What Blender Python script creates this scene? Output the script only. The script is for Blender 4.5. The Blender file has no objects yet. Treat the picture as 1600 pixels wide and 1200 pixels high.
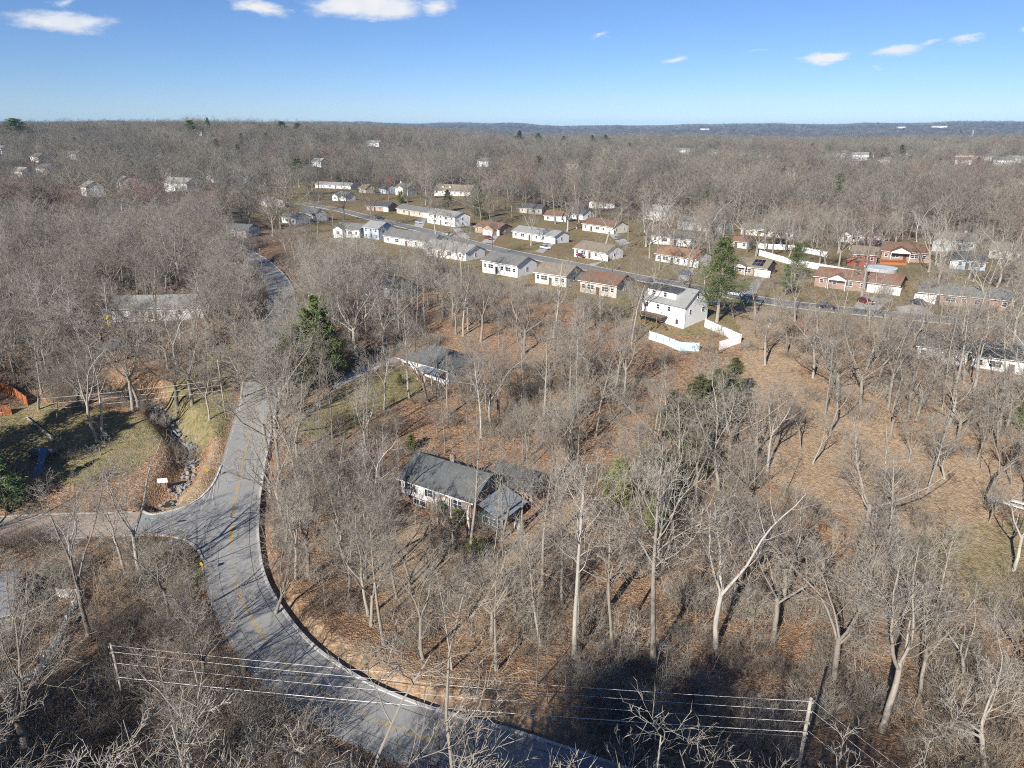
import bpy, math, random
import numpy as np
from mathutils import Vector, Matrix
R = math.radians
random.seed(7)
rng = np.random.default_rng(11)
sc = bpy.context.scene
col = sc.collection

# ------------------------------------------------------------------ camera, sky, sun, exposure
CAM_H, PITCH, FPX = 55.0, 19.8, 1111.0
cam_d = bpy.data.cameras.new('camera')
cam_d.sensor_width = 36.0
cam_d.lens = 36.0 * FPX / 1600.0
cam_d.clip_start, cam_d.clip_end = 1.0, 60000.0
cam = bpy.data.objects.new('camera', cam_d)
cam.location = (0, 0, CAM_H)
cam.rotation_euler = (R(90 - PITCH), 0, 0)
col.objects.link(cam)
sc.camera = cam

SUN_EL, SUN_AZ = 30.0, 211.0           # azimuth clockwise from +Y: the sun stands behind and left of the camera
wd = bpy.data.worlds.new('World')
sc.world = wd
wd.use_nodes = True
SKY_STRENGTH = 0.079
sun_d = bpy.data.lights.new('sun', 'SUN')
sun_d.energy = 5.0
sun_d.angle = R(0.5)
sun_d.color = (1.0, 0.955, 0.88)
sun = bpy.data.objects.new('sun', sun_d)
sv = Vector((math.sin(R(SUN_AZ)) * math.cos(R(SUN_EL)), math.cos(R(SUN_AZ)) * math.cos(R(SUN_EL)), math.sin(R(SUN_EL))))
sun.rotation_euler = sv.to_track_quat('Z', 'Y').to_euler()
sun.location = (-60, -100, 120)
col.objects.link(sun)
sc.view_settings.view_transform = 'Standard'
sc.view_settings.look = 'None'
sc.view_settings.gamma = 1.0
sc.view_settings.exposure = 0.58
sc.view_settings.use_curve_mapping = False
sc.render.engine = 'CYCLES'
cy = sc.cycles
cy.max_bounces, cy.diffuse_bounces, cy.glossy_bounces = 4, 2, 2
cy.transmission_bounces, cy.transparent_max_bounces, cy.volume_bounces = 2, 4, 0
cy.use_denoising = False
cy.pixel_filter_type = 'BLACKMAN_HARRIS'
cy.filter_width = 1.05
cy.sample_clamp_indirect = 4.0


class NT:
    """a small helper that writes node trees"""
    def __init__(s, tree):
        s.t = tree
        s.t.nodes.clear()

    def n(s, typ, ins=None, **kw):
        nd = s.t.nodes.new(typ)
        for k, v in kw.items():
            setattr(nd, k, v)
        for k, v in (ins or {}).items():
            sock = nd.inputs[k]
            if isinstance(v, bpy.types.NodeSocket):
                s.t.links.new(v, sock)
            else:
                sock.default_value = v
        return nd

    def m(s, op, a, b=None, c=None, clamp=False):
        nd = s.t.nodes.new('ShaderNodeMath')
        nd.operation = op
        nd.use_clamp = clamp
        for i, v in enumerate((a, b, c)):
            if v is None:
                continue
            if isinstance(v, bpy.types.NodeSocket):
                s.t.links.new(v, nd.inputs[i])
            else:
                nd.inputs[i].default_value = v
        return nd.outputs[0]

    def step(s, x, lo, hi):
        nd = s.n('ShaderNodeMapRange', {'Value': x, 'From Min': lo, 'From Max': hi}, interpolation_type='SMOOTHSTEP')
        return nd.outputs[0]

    def mix(s, f, a, b, blend='MIX'):
        nd = s.t.nodes.new('ShaderNodeMix')
        nd.data_type = 'RGBA'
        nd.blend_type = blend
        for i, v in ((0, f), (6, a), (7, b)):
            if isinstance(v, bpy.types.NodeSocket):
                s.t.links.new(v, nd.inputs[i])
            else:
                nd.inputs[i].default_value = v if i == 0 or len(v) == 4 else (*v, 1)
        return nd.outputs[2]

    def noise(s, vec, scale, detail=4, rough=0.55):
        nd = s.n('ShaderNodeTexNoise', {'Vector': vec, 'Scale': scale, 'Detail': detail, 'Roughness': rough})
        return nd.outputs[0]


def px_dir(px, py):
    u, v = (px - 800) / FPX, (py - 600) / FPX
    c, s = math.cos(R(PITCH)), math.sin(R(PITCH))
    d = np.array((u, c - v * s, -s - v * c))
    return d / np.linalg.norm(d)


def build_sky():
    w = NT(wd.node_tree)
    sky = w.n('ShaderNodeTexSky', sky_type='NISHITA', sun_disc=False, sun_elevation=R(SUN_EL), sun_rotation=R(SUN_AZ),
              altitude=1900.0, air_density=1.0, dust_density=0.0, ozone_density=8.0)
    tc = w.n('ShaderNodeTexCoord').outputs['Generated']
    sep = w.n('ShaderNodeSeparateXYZ', {0: tc})
    x, y, z = sep.outputs
    warp = w.n('ShaderNodeTexNoise', {'Vector': w.n('ShaderNodeMapping', {'Vector': tc, 'Scale': (1, 1, 3.2)}).outputs[0], 'Scale': 16.0, 'Detail': 7.0, 'Roughness': 0.62})
    wsep = w.n('ShaderNodeSeparateColor', {0: warp.outputs[1]})
    az = w.m('ADD', w.m('ARCTAN2', x, y), w.m('MULTIPLY', w.m('SUBTRACT', wsep.outputs[0], 0.5), 0.075))
    el = w.m('ADD', w.m('ARCSINE', z), w.m('MULTIPLY', w.m('SUBTRACT', wsep.outputs[1], 0.5), 0.026))
    total = None
    # clouds as directions: azimuth, elevation, half width, half height, tilt, thickness
    for (cx, cy_, hw, hh, tilt, k) in ((92, 32, 88, 22, .0, 1.0), (105, 5, 30, 9, .3, .6), (408, 12, 62, 18, -.1, 1.0), (575, 8, 125, 32, .0, 1.25),
                                       (688, 10, 50, 20, .0, .9), (940, 54, 30, 7, .18, .55), (1056, 91, 33, 8, .18, .8), (1290, 88, 52, 15, .0, 1.2), (1402, 80, 50, 15, .05, 1.05),
                                       (1452, 68, 38, 8, .1, .7), (1516, 62, 36, 9, .2, .75), (1600, 43, 22, 9, .1, .9), (1368, 106, 14, 5, 0, .5), (1180, 79, 26, 6, .15, .4),
                                       (960, 149, 42, 7, 0, .3), (-160, 20, 90, 20, 0, 1), (1790, 60, 70, 16, 0, 1), (-420, 60, 60, 12, 0, .8), (2080, 25, 90, 20, 0, .9)):
        d = px_dir(cx, cy_)
        a0, e0 = math.atan2(d[0], d[1]), math.asin(d[2])
        da = w.m('SUBTRACT', az, a0)
        de = w.m('SUBTRACT', el, e0)
        de = w.m('SUBTRACT', de, w.m('MULTIPLY', da, tilt))
        qa = w.m('POWER', w.m('DIVIDE', w.m('ABSOLUTE', da), hw * .86 / 1200), 2)
        qe = w.m('POWER', w.m('DIVIDE', w.m('ABSOLUTE', de), hh * .82 / 1200), 2)
        f = w.m('MULTIPLY', w.m('SUBTRACT', 1.0, w.m('SQRT', w.m('ADD', qa, qe)), clamp=True), k)
        total = f if total is None else w.m('MAXIMUM', total, f)
    fine = w.noise(w.n('ShaderNodeMapping', {'Vector': tc, 'Scale': (1, 1, 2.4)}).outputs[0], 46.0, 8, .65)
    dens = w.m('ADD', total, w.m('MULTIPLY', w.m('SUBTRACT', fine, .5), .55))
    mask = w.m('MULTIPLY', w.step(dens, .12, .80), w.step(total, 0.0, .10))
    mask = w.m('MULTIPLY', mask, .93)
    shade = w.step(w.noise(tc, 30.0, 5), .25, .75)
    ccol = w.mix(shade, (.82, .87, .95), (1.0, .99, .97))
    tinted = w.mix(1.0, sky.outputs[0], (1.0, .93, .97), 'MULTIPLY')
    bg = w.n('ShaderNodeBackground', {'Color': tinted, 'Strength': SKY_STRENGTH})
    bc = w.n('ShaderNodeBackground', {'Color': ccol, 'Strength': .64})
    mx = w.n('ShaderNodeMixShader', {0: mask, 1: bg.outputs[0], 2: bc.outputs[0]})
    w.n('ShaderNodeOutputWorld', {'Surface': mx.outputs[0]})


build_sky()

# ------------------------------------------------------------------ terrain
def sst(a, b, x):
    t = np.clip((x - a) / (b - a), 0, 1)
    return t * t * (3 - 2 * t)


KNOLLS = []


def base_h(x, y):
    x = np.asarray(x, float); y = np.asarray(y, float)
    d = np.hypot(x, y)
    h = 13.0 * sst(62, 185, y + 0.10 * np.clip(x, -100, 100))
    h += 0.7 * np.sin(x * .045 + 1.3) * np.sin(y * .039) + 0.35 * np.sin(x * .12 + y * .09)
    h += sst(220, 500, d) * 2.6 * np.sin(x * .011 + .6) * np.cos(y * .009 + 1.0)
    left = sst(20, -420, x - 0.04 * y)
    h += left * 29.0 * sst(420, 1150, y)
    h += (1 - left) * (5.0 * sst(700, 1350, y) - 26.0 * sst(1500, 2500, y))
    h += sst(1200, 1900, d) * (6 * np.sin(x * .0031 + .4) * np.sin(y * .0027 + 2) + 3 * np.sin(x * .0071))
    h -= 10.0 * left * sst(1900, 3000, d)
    f = sst(4300, 7200, d)
    az = np.arctan2(x, np.maximum(y, 1))
    ridge = 52 + 24 * sst(-.02, .28, az) + 12 * sst(.38, .46, az) + 5 * np.sin(az * 23 + 1) + 3.5 * np.sin(az * 61) + 2.5 * np.sin(az * 131 + d * .002)
    h += f * ridge + sst(9000, 11500, d) * (14 + 5 * np.sin(az * 17))
    rise = np.zeros_like(h)
    for (kx, ky) in KNOLLS:
        rise = np.maximum(rise, 8.6 * np.exp(-((x - kx) ** 2 + (y - ky) ** 2) / 1300.0))
    return h + rise


def px_world_flat(px, py, hfun):
    d = px_dir(px, py)
    t = np.geomspace(15, 14000, 900)
    P = d[None] * t[:, None]
    z = CAM_H + P[:, 2] - hfun(P[:, 0], P[:, 1])
    k = int(np.argmax(z < 0))
    if z[k] >= 0:
        k = len(t) - 1
    a, b = t[max(k - 1, 0)], t[k]
    for _ in range(28):
        m_ = .5 * (a + b)
        p = d * m_
        if CAM_H + p[2] - float(hfun(p[0], p[1])) < 0:
            b = m_
        else:
            a = m_
    p = d * b
    return np.array((p[0], p[1], CAM_H + p[2]))


def smooth_line(pts, step=1.5, it=3):
    pts = np.asarray(pts, float)
    for _ in range(it):                        # Chaikin
        q = [pts[0]]
        for a, b in zip(pts[:-1], pts[1:]):
            q += [.75 * a + .25 * b, .25 * a + .75 * b]
        q.append(pts[-1])
        pts = np.array(q)
    s = np.r_[0, np.cumsum(np.linalg.norm(np.diff(pts, axis=0), axis=1))]
    n = max(2, int(s[-1] / step))
    t = np.linspace(0, s[-1], n)
    return np.stack([np.interp(t, s, pts[:, i]) for i in range(pts.shape[1])], 1)


def G(px, py):
    return px_world_flat(px, py, base_h)


far = [('white house with a pale gable far back in the grey woods', 190, 300, 'white', 'r_pale', -50, 10), ('small white house next to the pale gable in the grey woods', 212, 301, 'white', 'r_grey', -40, 9),
       ('white house hidden in the woods above the others', 120, 252, 'white', 'r_pale', -20, 16), ('white house with a dark roof in the dark woods', 74, 277, 'white', 'r_char', -30, 13),
       ('white wall of a house at the picture edge in the far woods', 4, 243, 'white', 'r_pale', -30, 13), ('tiny white house high on the wooded ridge', 55, 202, 'white', 'r_pale', -20, 20),
       ('cream house below the lone spruce on the wooded ridge', 314, 213, 'cream', 'r_grey', -30, 14), ('large white house with pale roof in the far woods', 1082, 241, 'white', 'r_pale', -20, 26),
       ('small white house beside the large far one', 1118, 242, 'white', 'r_pale', -25, 13), ('white house in the far woods beyond the large one', 1160, 243, 'white', 'r_grey', -25, 16),
       ('white gabled house alone in the far treetops', 1316, 247, 'white', 'r_pale', -40, 14), ('wide white house in the far treetops', 1360, 249, 'white', 'r_pale', -15, 22),
       ('bright white gable in the far row of roofs', 1466, 245, 'white', 'r_pale', -50, 14), ('first white house of the far row beside a brick-red roof', 1505, 247, 'white', 'r_grey', -25, 14),
       ('house with a brick-red roof in the far row', 1522, 248, 'cream', 'r_red', -12, 24), ('white house past the brick-red roof in the far row', 1552, 250, 'white', 'r_pale', -30, 14),
       ('white house at the end of the far row', 1594, 252, 'white', 'r_pale', -35, 16), ('white house in front of the far row of roofs', 1578, 260, 'white', 'r_grey', -25, 18), ('grey-roofed house in front of the far row of roofs', 1512, 256, 'white', 'r_tan', -25, 14),
       ('white house low in the dark woods above the bend', 268, 283, 'white', 'r_grey', -30, 12), ('long white roof between trunks above the bend', 292, 292, 'white', 'r_pale', -20, 16), ('white house just behind the long roof above the bend', 334, 284, 'white', 'r_char', -40, 11),
       ('small white gable below the dark-roofed house in the woods', 136, 300, 'white', 'r_pale', -45, 9), ('white house beside the picture edge below the ridge', 34, 268, 'white', 'r_pale', -25, 12), ('cream house in the woods below the ridge', 60, 250, 'cream', 'r_tan', -30, 12),
       ('small white house above the end of the street', 500, 262, 'white', 'r_pale', -30, 11), ('white house in the woods behind the two dormers', 760, 262, 'white', 'r_grey', -30, 12), ('pale house deep in the middle woods', 900, 268, 'cream', 'r_tan', -30, 12),
       ('white house left of the far row of roofs', 1420, 246, 'white', 'r_pale', -25, 14), ('small cream house in front of the wide white far house', 1384, 258, 'cream', 'r_grey', -30, 12), ('white house under the far field edge', 1560, 240, 'white', 'r_pale', -20, 18), ('grey-roofed white house past the large far one', 1200, 250, 'white', 'r_grey', -25, 13),
       ('cream house on its own in the mid woods', 1236, 283, 'cream', 'r_tan', -30, 10), ('tiny white roof above the middle of the woods', 590, 230, 'white', 'r_pale', -20, 18), ('white speck of a house on the far wooded rise', 1060, 213, 'white', 'r_pale', -20, 20)]
for (lb_, px_, py_, *_r) in far:                     # each far house stands on a small rise
    q_ = G(px_, py_)
    q_ = G(px_, py_ + 8.6 * FPX / np.hypot(q_[0], q_[1]))
    KNOLLS.append((q_[0], q_[1]))


class Road:
    def __init__(s, pix, hw, extra0=(), extra1=(), smooth_z=25):
        w = [G(*p)[:2] for p in pix]
        w = [np.array(e) for e in extra0] + w + [np.array(e) for e in extra1]
        s.c = smooth_line(w)
        s.hw = hw
        z = base_h(s.c[:, 0], s.c[:, 1])
        k = np.ones(smooth_z) / smooth_z
        zp = np.pad(z, smooth_z // 2, mode='edge')
        s.z = np.convolve(zp, k, 'valid')[:len(z)]
        t = np.gradient(s.c, axis=0)
        t /= np.linalg.norm(t, axis=1)[:, None]
        s.n = np.stack([-t[:, 1], t[:, 0]], 1)
        s.lo, s.hi = s.c.min(0) - 30, s.c.max(0) + 30

    def near(s, x, y):
        """distance to the centre line and the road height there"""
        d2 = (x[:, None] - s.c[None, :, 0]) ** 2 + (y[:, None] - s.c[None, :, 1]) ** 2
        i = np.argmin(d2, 1)
        return np.sqrt(d2[np.arange(len(x)), i]), s.z[i]

    def side(s, x, y):
        d2 = (x[:, None] - s.c[None, :, 0]) ** 2 + (y[:, None] - s.c[None, :, 1]) ** 2
        i = np.argmin(d2, 1)
        return (x - s.c[i, 0]) * s.n[i, 0] + (y - s.c[i, 1]) * s.n[i, 1]


main_px = [(800, 1192), (690, 1162), (617, 1138), (533, 1101), (440, 1035), (390, 965), (367, 915), (361, 860), (363, 810), (372, 760), (385, 700),
           (400, 640), (415, 580), (430, 520), (440, 478), (437, 446), (418, 421), (396, 403), (372, 391), (330, 380)]
main_road = Road(main_px, 3.42, extra0=[(38, 36), (18, 41.5)])
side_road = Road([(-160, 838), (0, 825), (90, 820), (180, 818), (260, 815), (330, 812)], 3.3)
street = Road([(470, 318), (560, 335), (650, 357), (740, 381), (850, 405), (960, 427), (1080, 449), (1200, 472), (1330, 486), (1450, 497), (1600, 512), (1760, 528)], 3.6)
drive = Road([(440, 655), (480, 628), (530, 598), (580, 573), (625, 560)], 1.6, smooth_z=9)
ROADS = [main_road, side_road, street, drive]


def H(x, y):
    x = np.atleast_1d(np.asarray(x, float)).ravel(); y = np.atleast_1d(np.asarray(y, float)).ravel()
    h = base_h(x, y)
    for r in (drive, street, side_road, main_road):
        m = (x > r.lo[0]) & (x < r.hi[0]) & (y > r.lo[1]) & (y < r.hi[1])
        if not m.any():
            continue
        d, z = r.near(x[m], y[m])
        k = 1 - sst(r.hw + 0.9, r.hw + 8.0, d)
        if r is main_road:
            ds, _ = side_road.near(x[m], y[m])
            fade = sst(5.5, 11, ds)
        else:
            fade = 1.0
        bank = fade * (1.0 if r is main_road else .25) * sst(r.hw + .5, r.hw + 2.2, d) * (1 - sst(r.hw + 3, r.hw + 13, d)) * .8
        h[m] = h[m] * (1 - k) + (z - .10) * k + bank
        if r is main_road:                       # a narrow ditch behind the outer kerb
            sd = -r.side(x[m], y[m])
            h[m] -= .55 * sst(r.hw + .1, r.hw + .5, sd) * (1 - sst(r.hw + 1.0, r.hw + 2.4, sd))
    if creek is not None:
        m = (x > creek.lo[0]) & (x < creek.hi[0]) & (y > creek.lo[1]) & (y < creek.hi[1])
        if m.any():
            d, z = creek.near(x[m], y[m])
            h[m] -= 3.0 * (1 - sst(.8, 4.4, d))
    return h


creek = None
_d, _zz = main_road.near(side_road.c[:, 0], side_road.c[:, 1])
_k = 1 - sst(6, 20, _d)
side_road.z = side_road.z * (1 - _k) + main_road.z[int(np.argmin(np.linalg.norm(main_road.c - side_road.c[-1], axis=1)))] * _k
creek = Road([(255, 770), (278, 748), (296, 722), (300, 690), (285, 668), (262, 640), (240, 615), (205, 600), (160, 590)], 1.2, smooth_z=9)


def Hs(x, y):
    return float(H(x, y)[0])


def at(px, py):
    return px_world_flat(px, py, lambda a, b: H(a, b) if np.ndim(a) else Hs(a, b))


def to_px(P):
    P = np.atleast_2d(P)
    c, s = math.cos(R(PITCH)), math.sin(R(PITCH))
    dz = P[:, 2] - CAM_H
    Z = P[:, 1] * c - dz * s
    v = -(P[:, 1] * s + dz * c)
    Zs = np.where(Z > 1, Z, 1)
    return 800 + FPX * P[:, 0] / Zs, 600 + FPX * v / Zs, Z


def inside(poly, x, y):
    poly = np.asarray(poly)
    res = np.zeros(len(x), bool)
    j = len(poly) - 1
    for i in range(len(poly)):
        xi, yi, xj, yj = poly[i][0], poly[i][1], poly[j][0], poly[j][1]
        c = ((yi > y) != (yj > y)) & (x < (xj - xi) * (y - yi) / (yj - yi + 1e-9) + xi)
        res ^= c
        j = i
    return res


def zone(pix):
    return np.array([G(*p)[:2] for p in pix])


Z_NEIGH = zone([(425, 352), (345, 318), (352, 290), (480, 282), (620, 296), (760, 303), (900, 330), (1050, 338), (1250, 362), (1420, 378), (1700, 385), (1700, 520), (1420, 512), (1200, 487), (1165, 530), (1010, 520),
                (900, 470), (740, 440), (640, 405), (520, 388), (470, 372)])
Z_CLEAR = zone([(1190, 720), (1190, 640), (1250, 600), (1420, 690), (1640, 760), (1680, 1000), (1480, 960), (1400, 850), (1300, 800), (1220, 770)])
Z_TAN = zone([(1140, 480), (1215, 478), (1260, 540), (1235, 620), (1180, 700), (1150, 640), (1165, 545)])
Z_TAN2 = zone([(1190, 560), (1400, 555), (1660, 590), (1720, 800), (1420, 700), (1250, 620)])
Z_GREEN_R = zone([(1440, 830), (1640, 800), (1700, 980), (1520, 950), (1390, 860)])
Z_LAWN_L = zone([(-60, 640), (60, 630), (165, 640), (235, 655), (265, 690), (200, 742), (110, 760), (-80, 740)])
Z_STRIP_L = zone([(265, 700), (262, 600), (300, 560), (345, 540), (375, 560), (350, 690), (300, 690)])
Z_LAWN_M = zone([(455, 690), (480, 640), (560, 590), (640, 575), (660, 612), (600, 640), (520, 690)])
Z_CORNER = zone([(170, 800), (255, 770), (300, 740), (345, 680), (352, 720), (335, 765), (295, 795), (230, 802)])
Z_PAD = zone([(240, 850), (300, 850), (322, 900), (300, 960), (240, 930)])
Z_BACKYARD = zone([(1050, 520), (1095, 505), (1150, 520), (1110, 545), (1060, 545)])
Z_POND = zone([(1000, 880), (1200, 900), (1180, 1180), (860, 1180)])


Z_LL = zone([(-200, 850), (330, 860), (420, 1010), (600, 1160), (700, 1400), (-400, 1400)])
Z_LM = zone([(-100, 735), (260, 735), (330, 790), (230, 812), (-100, 830)])
Z_DENSE = zone([(415, 640), (520, 700), (620, 800), (630, 880), (600, 980), (480, 930), (415, 880), (408, 760)])
Z_BR = zone([(1150, 1000), (1640, 960), (1700, 1400), (1000, 1400)])
Z_TARP = zone([(1000, 520), (1160, 530), (1160, 575), (1000, 575)])
Z_BANK2 = zone([(412, 850), (440, 930), (520, 1000), (640, 1030), (760, 1060), (900, 1100), (930, 1180), (800, 1152), (650, 1106), (512, 1040), (430, 950), (400, 870)])
Z_YARD = zone([(520, 860), (640, 800), (720, 850), (760, 880), (900, 780), (940, 800), (860, 900), (740, 950), (600, 940)])
Z_BANK = zone([(405, 900), (470, 940), (600, 1030), (760, 1060), (900, 1150), (640, 1110), (520, 1040)])


def new_mesh(name, verts, quads=None, tris=None, mats=(), smooth=False, mi_q=None, mi_t=None):
    me = bpy.data.meshes.new(name)
    verts = np.ascontiguousarray(verts, np.float32)
    quads = np.zeros((0, 4), np.int32) if quads is None else np.ascontiguousarray(quads, np.int32)
    tris = np.zeros((0, 3), np.int32) if tris is None else np.ascontiguousarray(tris, np.int32)
    nq, nt = len(quads), len(tris)
    me.vertices.add(len(verts))
    me.vertices.foreach_set('co', verts.ravel())
    me.loops.add(nq * 4 + nt * 3)
    me.loops.foreach_set('vertex_index', np.r_[quads.ravel(), tris.ravel()].astype(np.int32))
    me.polygons.add(nq + nt)
    me.polygons.foreach_set('loop_start', np.r_[np.arange(nq) * 4, nq * 4 + np.arange(nt) * 3].astype(np.int32))
    if mi_q is not None or mi_t is not None:
        a = np.zeros(nq, np.int32) if mi_q is None else mi_q
        b = np.zeros(nt, np.int32) if mi_t is None else mi_t
        me.polygons.foreach_set('material_index', np.r_[a, b].astype(np.int32))
    me.polygons.foreach_set('use_smooth', np.full(nq + nt, smooth))
    me.update(calc_edges=True)
    me.validate()
    for m_ in mats:
        me.materials.append(m_)
    return me


def link(name, me, parent=None, loc=None, rot=None, scl=None):
    o = bpy.data.objects.new(name, me)
    col.objects.link(o)
    if parent is not None:
        o.parent = parent
    if loc is not None:
        o.location = loc
    if rot is not None:
        o.rotation_euler = rot
    if scl is not None:
        o.scale = scl
    return o


def tag(o, label=None, cat=None, group=None, kind=None):
    if label: o['label'] = label
    if cat: o['category'] = cat
    if group: o['group'] = group
    if kind: o['kind'] = kind
    return o


def empty(name, loc, rz=0.0, label=None, cat=None, group=None):
    o = bpy.data.objects.new(name, None)
    o.empty_display_size = .5
    col.objects.link(o)
    o.location = loc
    o.rotation_euler = (0, 0, rz)
    return tag(o, label, cat, group)


# ------------------------------------------------------------------ materials
def material(name, build):
    m_ = bpy.data.materials.new(name)
    m_.use_nodes = True
    t = NT(m_.node_tree)
    out = t.n('ShaderNodeOutputMaterial')
    c, rough, bump, spec = build(t)
    p = t.n('ShaderNodeBsdfPrincipled', {'Base Color': c if not isinstance(c, tuple) else (*c[:3], 1), 'Roughness': rough, 'Specular IOR Level': spec})
    if bump is not None:
        h, dist = bump
        b = t.n('ShaderNodeBump', {'Height': h, 'Strength': 1.0, 'Distance': dist})
        t.t.links.new(b.outputs[0], p.inputs['Normal'])
    t.t.links.new(p.outputs[0], out.inputs[0])
    return m_


def plain(name, c, rough=.8, var=.18, scale=3.0, spec=.2, streak=False):
    """one colour with mild wear and grain"""
    def b(t):
        v = t.n('ShaderNodeTexCoord').outputs['Object']
        if streak:
            v = t.n('ShaderNodeMapping', {'Vector': v, 'Scale': (1, 1, .15)}).outputs[0]
        n = t.noise(v, scale, 5, .6)
        rr = t.n('ShaderNodeObjectInfo').outputs['Random']
        f = t.m('ADD', t.m('MULTIPLY', t.m('SUBTRACT', n, .5), 2 * var), t.m('MULTIPLY', t.m('SUBTRACT', rr, .5), .12))
        f = t.m('ADD', f, 1.0)
        k = t.n('ShaderNodeCombineColor', {0: f, 1: f, 2: f}).outputs[0]
        return t.mix(1.0, c, k, 'MULTIPLY'), rough, None, spec
    return material(name, b)


def siding(name, c, pitch=.2):
    """horizontal lap siding: fine relief on a real wall"""
    def b(t):
        v = t.n('ShaderNodeTexCoord').outputs['Object']
        z = t.n('ShaderNodeSeparateXYZ', {0: v}).outputs[2]
        fr = t.m('FRACT', t.m('DIVIDE', z, pitch))
        n = t.noise(t.n('ShaderNodeMapping', {'Vector': v, 'Scale': (.6, .6, .2)}).outputs[0], 3.0, 5)
        f = t.m('ADD', .88, t.m('MULTIPLY', n, .22))
        k = t.n('ShaderNodeCombineColor', {0: f, 1: f, 2: f}).outputs[0]
        return t.mix(1.0, c, k, 'MULTIPLY'), .65, (fr, .006), .25
    return material(name, b)


def brickmat(name, c1, c2):
    def b(t):
        v = t.n('ShaderNodeTexCoord').outputs['Object']
        s = t.n('ShaderNodeSeparateXYZ', {0: v})
        w = t.n('ShaderNodeCombineXYZ', {0: t.m('ADD', s.outputs[0], s.outputs[1]), 1: s.outputs[2]}).outputs[0]
        br = t.n('ShaderNodeTexBrick', {'Vector': w, 'Color1': (*c1, 1), 'Color2': (*c2, 1), 'Mortar': (.42, .38, .33, 1), 'Scale': 1.0, 'Mortar Size': .012, 'Brick Width': .22, 'Row Height': .075})
        return br.outputs[0], .85, None, .1
    return material(name, b)


def shingles(name, c, c2=None):
    """asphalt shingles: courses and tabs as fine relief, with staining that follows the slope"""
    c2 = c2 or tuple(x * .62 for x in c)
    def b(t):
        v = t.n('ShaderNodeTexCoord').outputs['Object']
        s = t.n('ShaderNodeSeparateXYZ', {0: v})
        w = t.n('ShaderNodeCombineXYZ', {0: s.outputs[0], 1: t.m('MULTIPLY', s.outputs[2], 2.2)}).outputs[0]
        br = t.n('ShaderNodeTexBrick', {'Vector': w, 'Color1': (*c, 1), 'Color2': (*(x * .8 for x in c), 1), 'Mortar': (*(x * .5 for x in c), 1), 'Scale': 1.0, 'Mortar Size': .015, 'Brick Width': .32, 'Row Height': .17})
        n = t.noise(t.n('ShaderNodeMapping', {'Vector': v, 'Scale': (.5, .22, .22)}).outputs[0], 1.6, 6, .62)
        g = t.noise(v, 9.0, 3, .7)
        cc = t.mix(t.step(n, .42, .72), br.outputs[0], c2)
        k = t.m('ADD', .75, t.m('MULTIPLY', g, .5))
        kk = t.n('ShaderNodeCombineColor', {0: k, 1: k, 2: k}).outputs[0]
        return t.mix(1.0, cc, kk, 'MULTIPLY'), .9, (br.outputs[1], .01), .12
    return material(name, b)


def bark(name, cols, noise_s=2.2):
    def b(t):
        v = t.n('ShaderNodeTexCoord').outputs['Object']
        rr = t.n('ShaderNodeObjectInfo').outputs['Random']
        ramp = t.n('ShaderNodeValToRGB', {0: rr})
        ramp.color_ramp.interpolation = 'LINEAR'
        el = ramp.color_ramp.elements
        for i, c in enumerate(cols):
            e = el[i] if i < 2 else el.new(i / (len(cols) - 1))
            e.position = i / (len(cols) - 1)
            e.color = (*c, 1)
        n = t.noise(t.n('ShaderNodeMapping', {'Vector': v, 'Scale': (1, 1, .35)}).outputs[0], noise_s, 6, .7)
        n2 = t.noise(t.n('ShaderNodeMapping', {'Vector': v, 'Scale': (1, 1, .22)}).outputs[0], noise_s * 4.5, 4, .7)
        f = t.m('ADD', .18, t.m('ADD', t.m('MULTIPLY', n, .95), t.m('MULTIPLY', n2, .65)))
        k = t.n('ShaderNodeCombineColor', {0: f, 1: f, 2: f}).outputs[0]
        return t.mix(1.0, ramp.outputs[0], k, 'MULTIPLY'), .9, None, .08
    return material(name, b)


M = {}
M['bark'] = bark('bark', [(.30, .265, .222), (.22, .19, .158), (.35, .315, .265), (.26, .228, .188), (.41, .38, .33)])
M['bark_pale'] = bark('pale_bark', [(.42, .39, .345), (.36, .325, .275), (.47, .44, .395)])
M['bark_dark'] = bark('dark_bark', [(.12, .10, .085), (.16, .135, .11)])
M['twig'] = bark('twig', [(.315, .28, .232), (.225, .198, .165), (.37, .335, .28), (.27, .232, .19), (.33, .30, .255)], .7)
M['twig_far'] = bark('far_twig', [(.245, .218, .182), (.125, .113, .097), (.31, .28, .23), (.205, .18, .15), (.155, .143, .122), (.30, .268, .205), (.145, .131, .112)], .7)
M['twig_red'] = bark('reddish_twig', [(.27, .175, .15), (.24, .15, .125), (.30, .20, .16)], .7)
M['brush'] = bark('brush_stem', [(.27, .225, .175), (.205, .175, .142), (.34, .275, .20), (.235, .19, .15)], .9)
M['needle'] = bark('pine_needle', [(.12, .15, .06), (.14, .165, .065), (.10, .135, .06)], 1.2)
M['needle_light'] = bark('light_cedar_needle', [(.23, .26, .095), (.27, .29, .11), (.19, .225, .09)], 1.3)
M['needle_dark'] = bark('cedar_needle', [(.115, .125, .06), (.14, .14, .065), (.12, .12, .07)], 1.5)
M['leaf_shrub'] = bark('shrub_leaf', [(.16, .165, .06), (.13, .14, .055)], 2)
M['spruce'] = bark('spruce_needle', [(.15, .22, .10), (.17, .24, .11)], 1.2)
M['white'] = siding('white_siding', (.80, .79, .77))
M['cream'] = siding('cream_siding', (.70, .66, .57))
M['beige'] = siding('beige_siding', (.52, .46, .37))
M['greysid'] = siding('grey_siding', (.42, .44, .44))
M['bluesid'] = siding('blue_siding', (.42, .52, .62))
M['tealsid'] = siding('teal_siding', (.13, .185, .19))
M['redsid'] = siding('red_siding', (.26, .075, .05))
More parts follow.
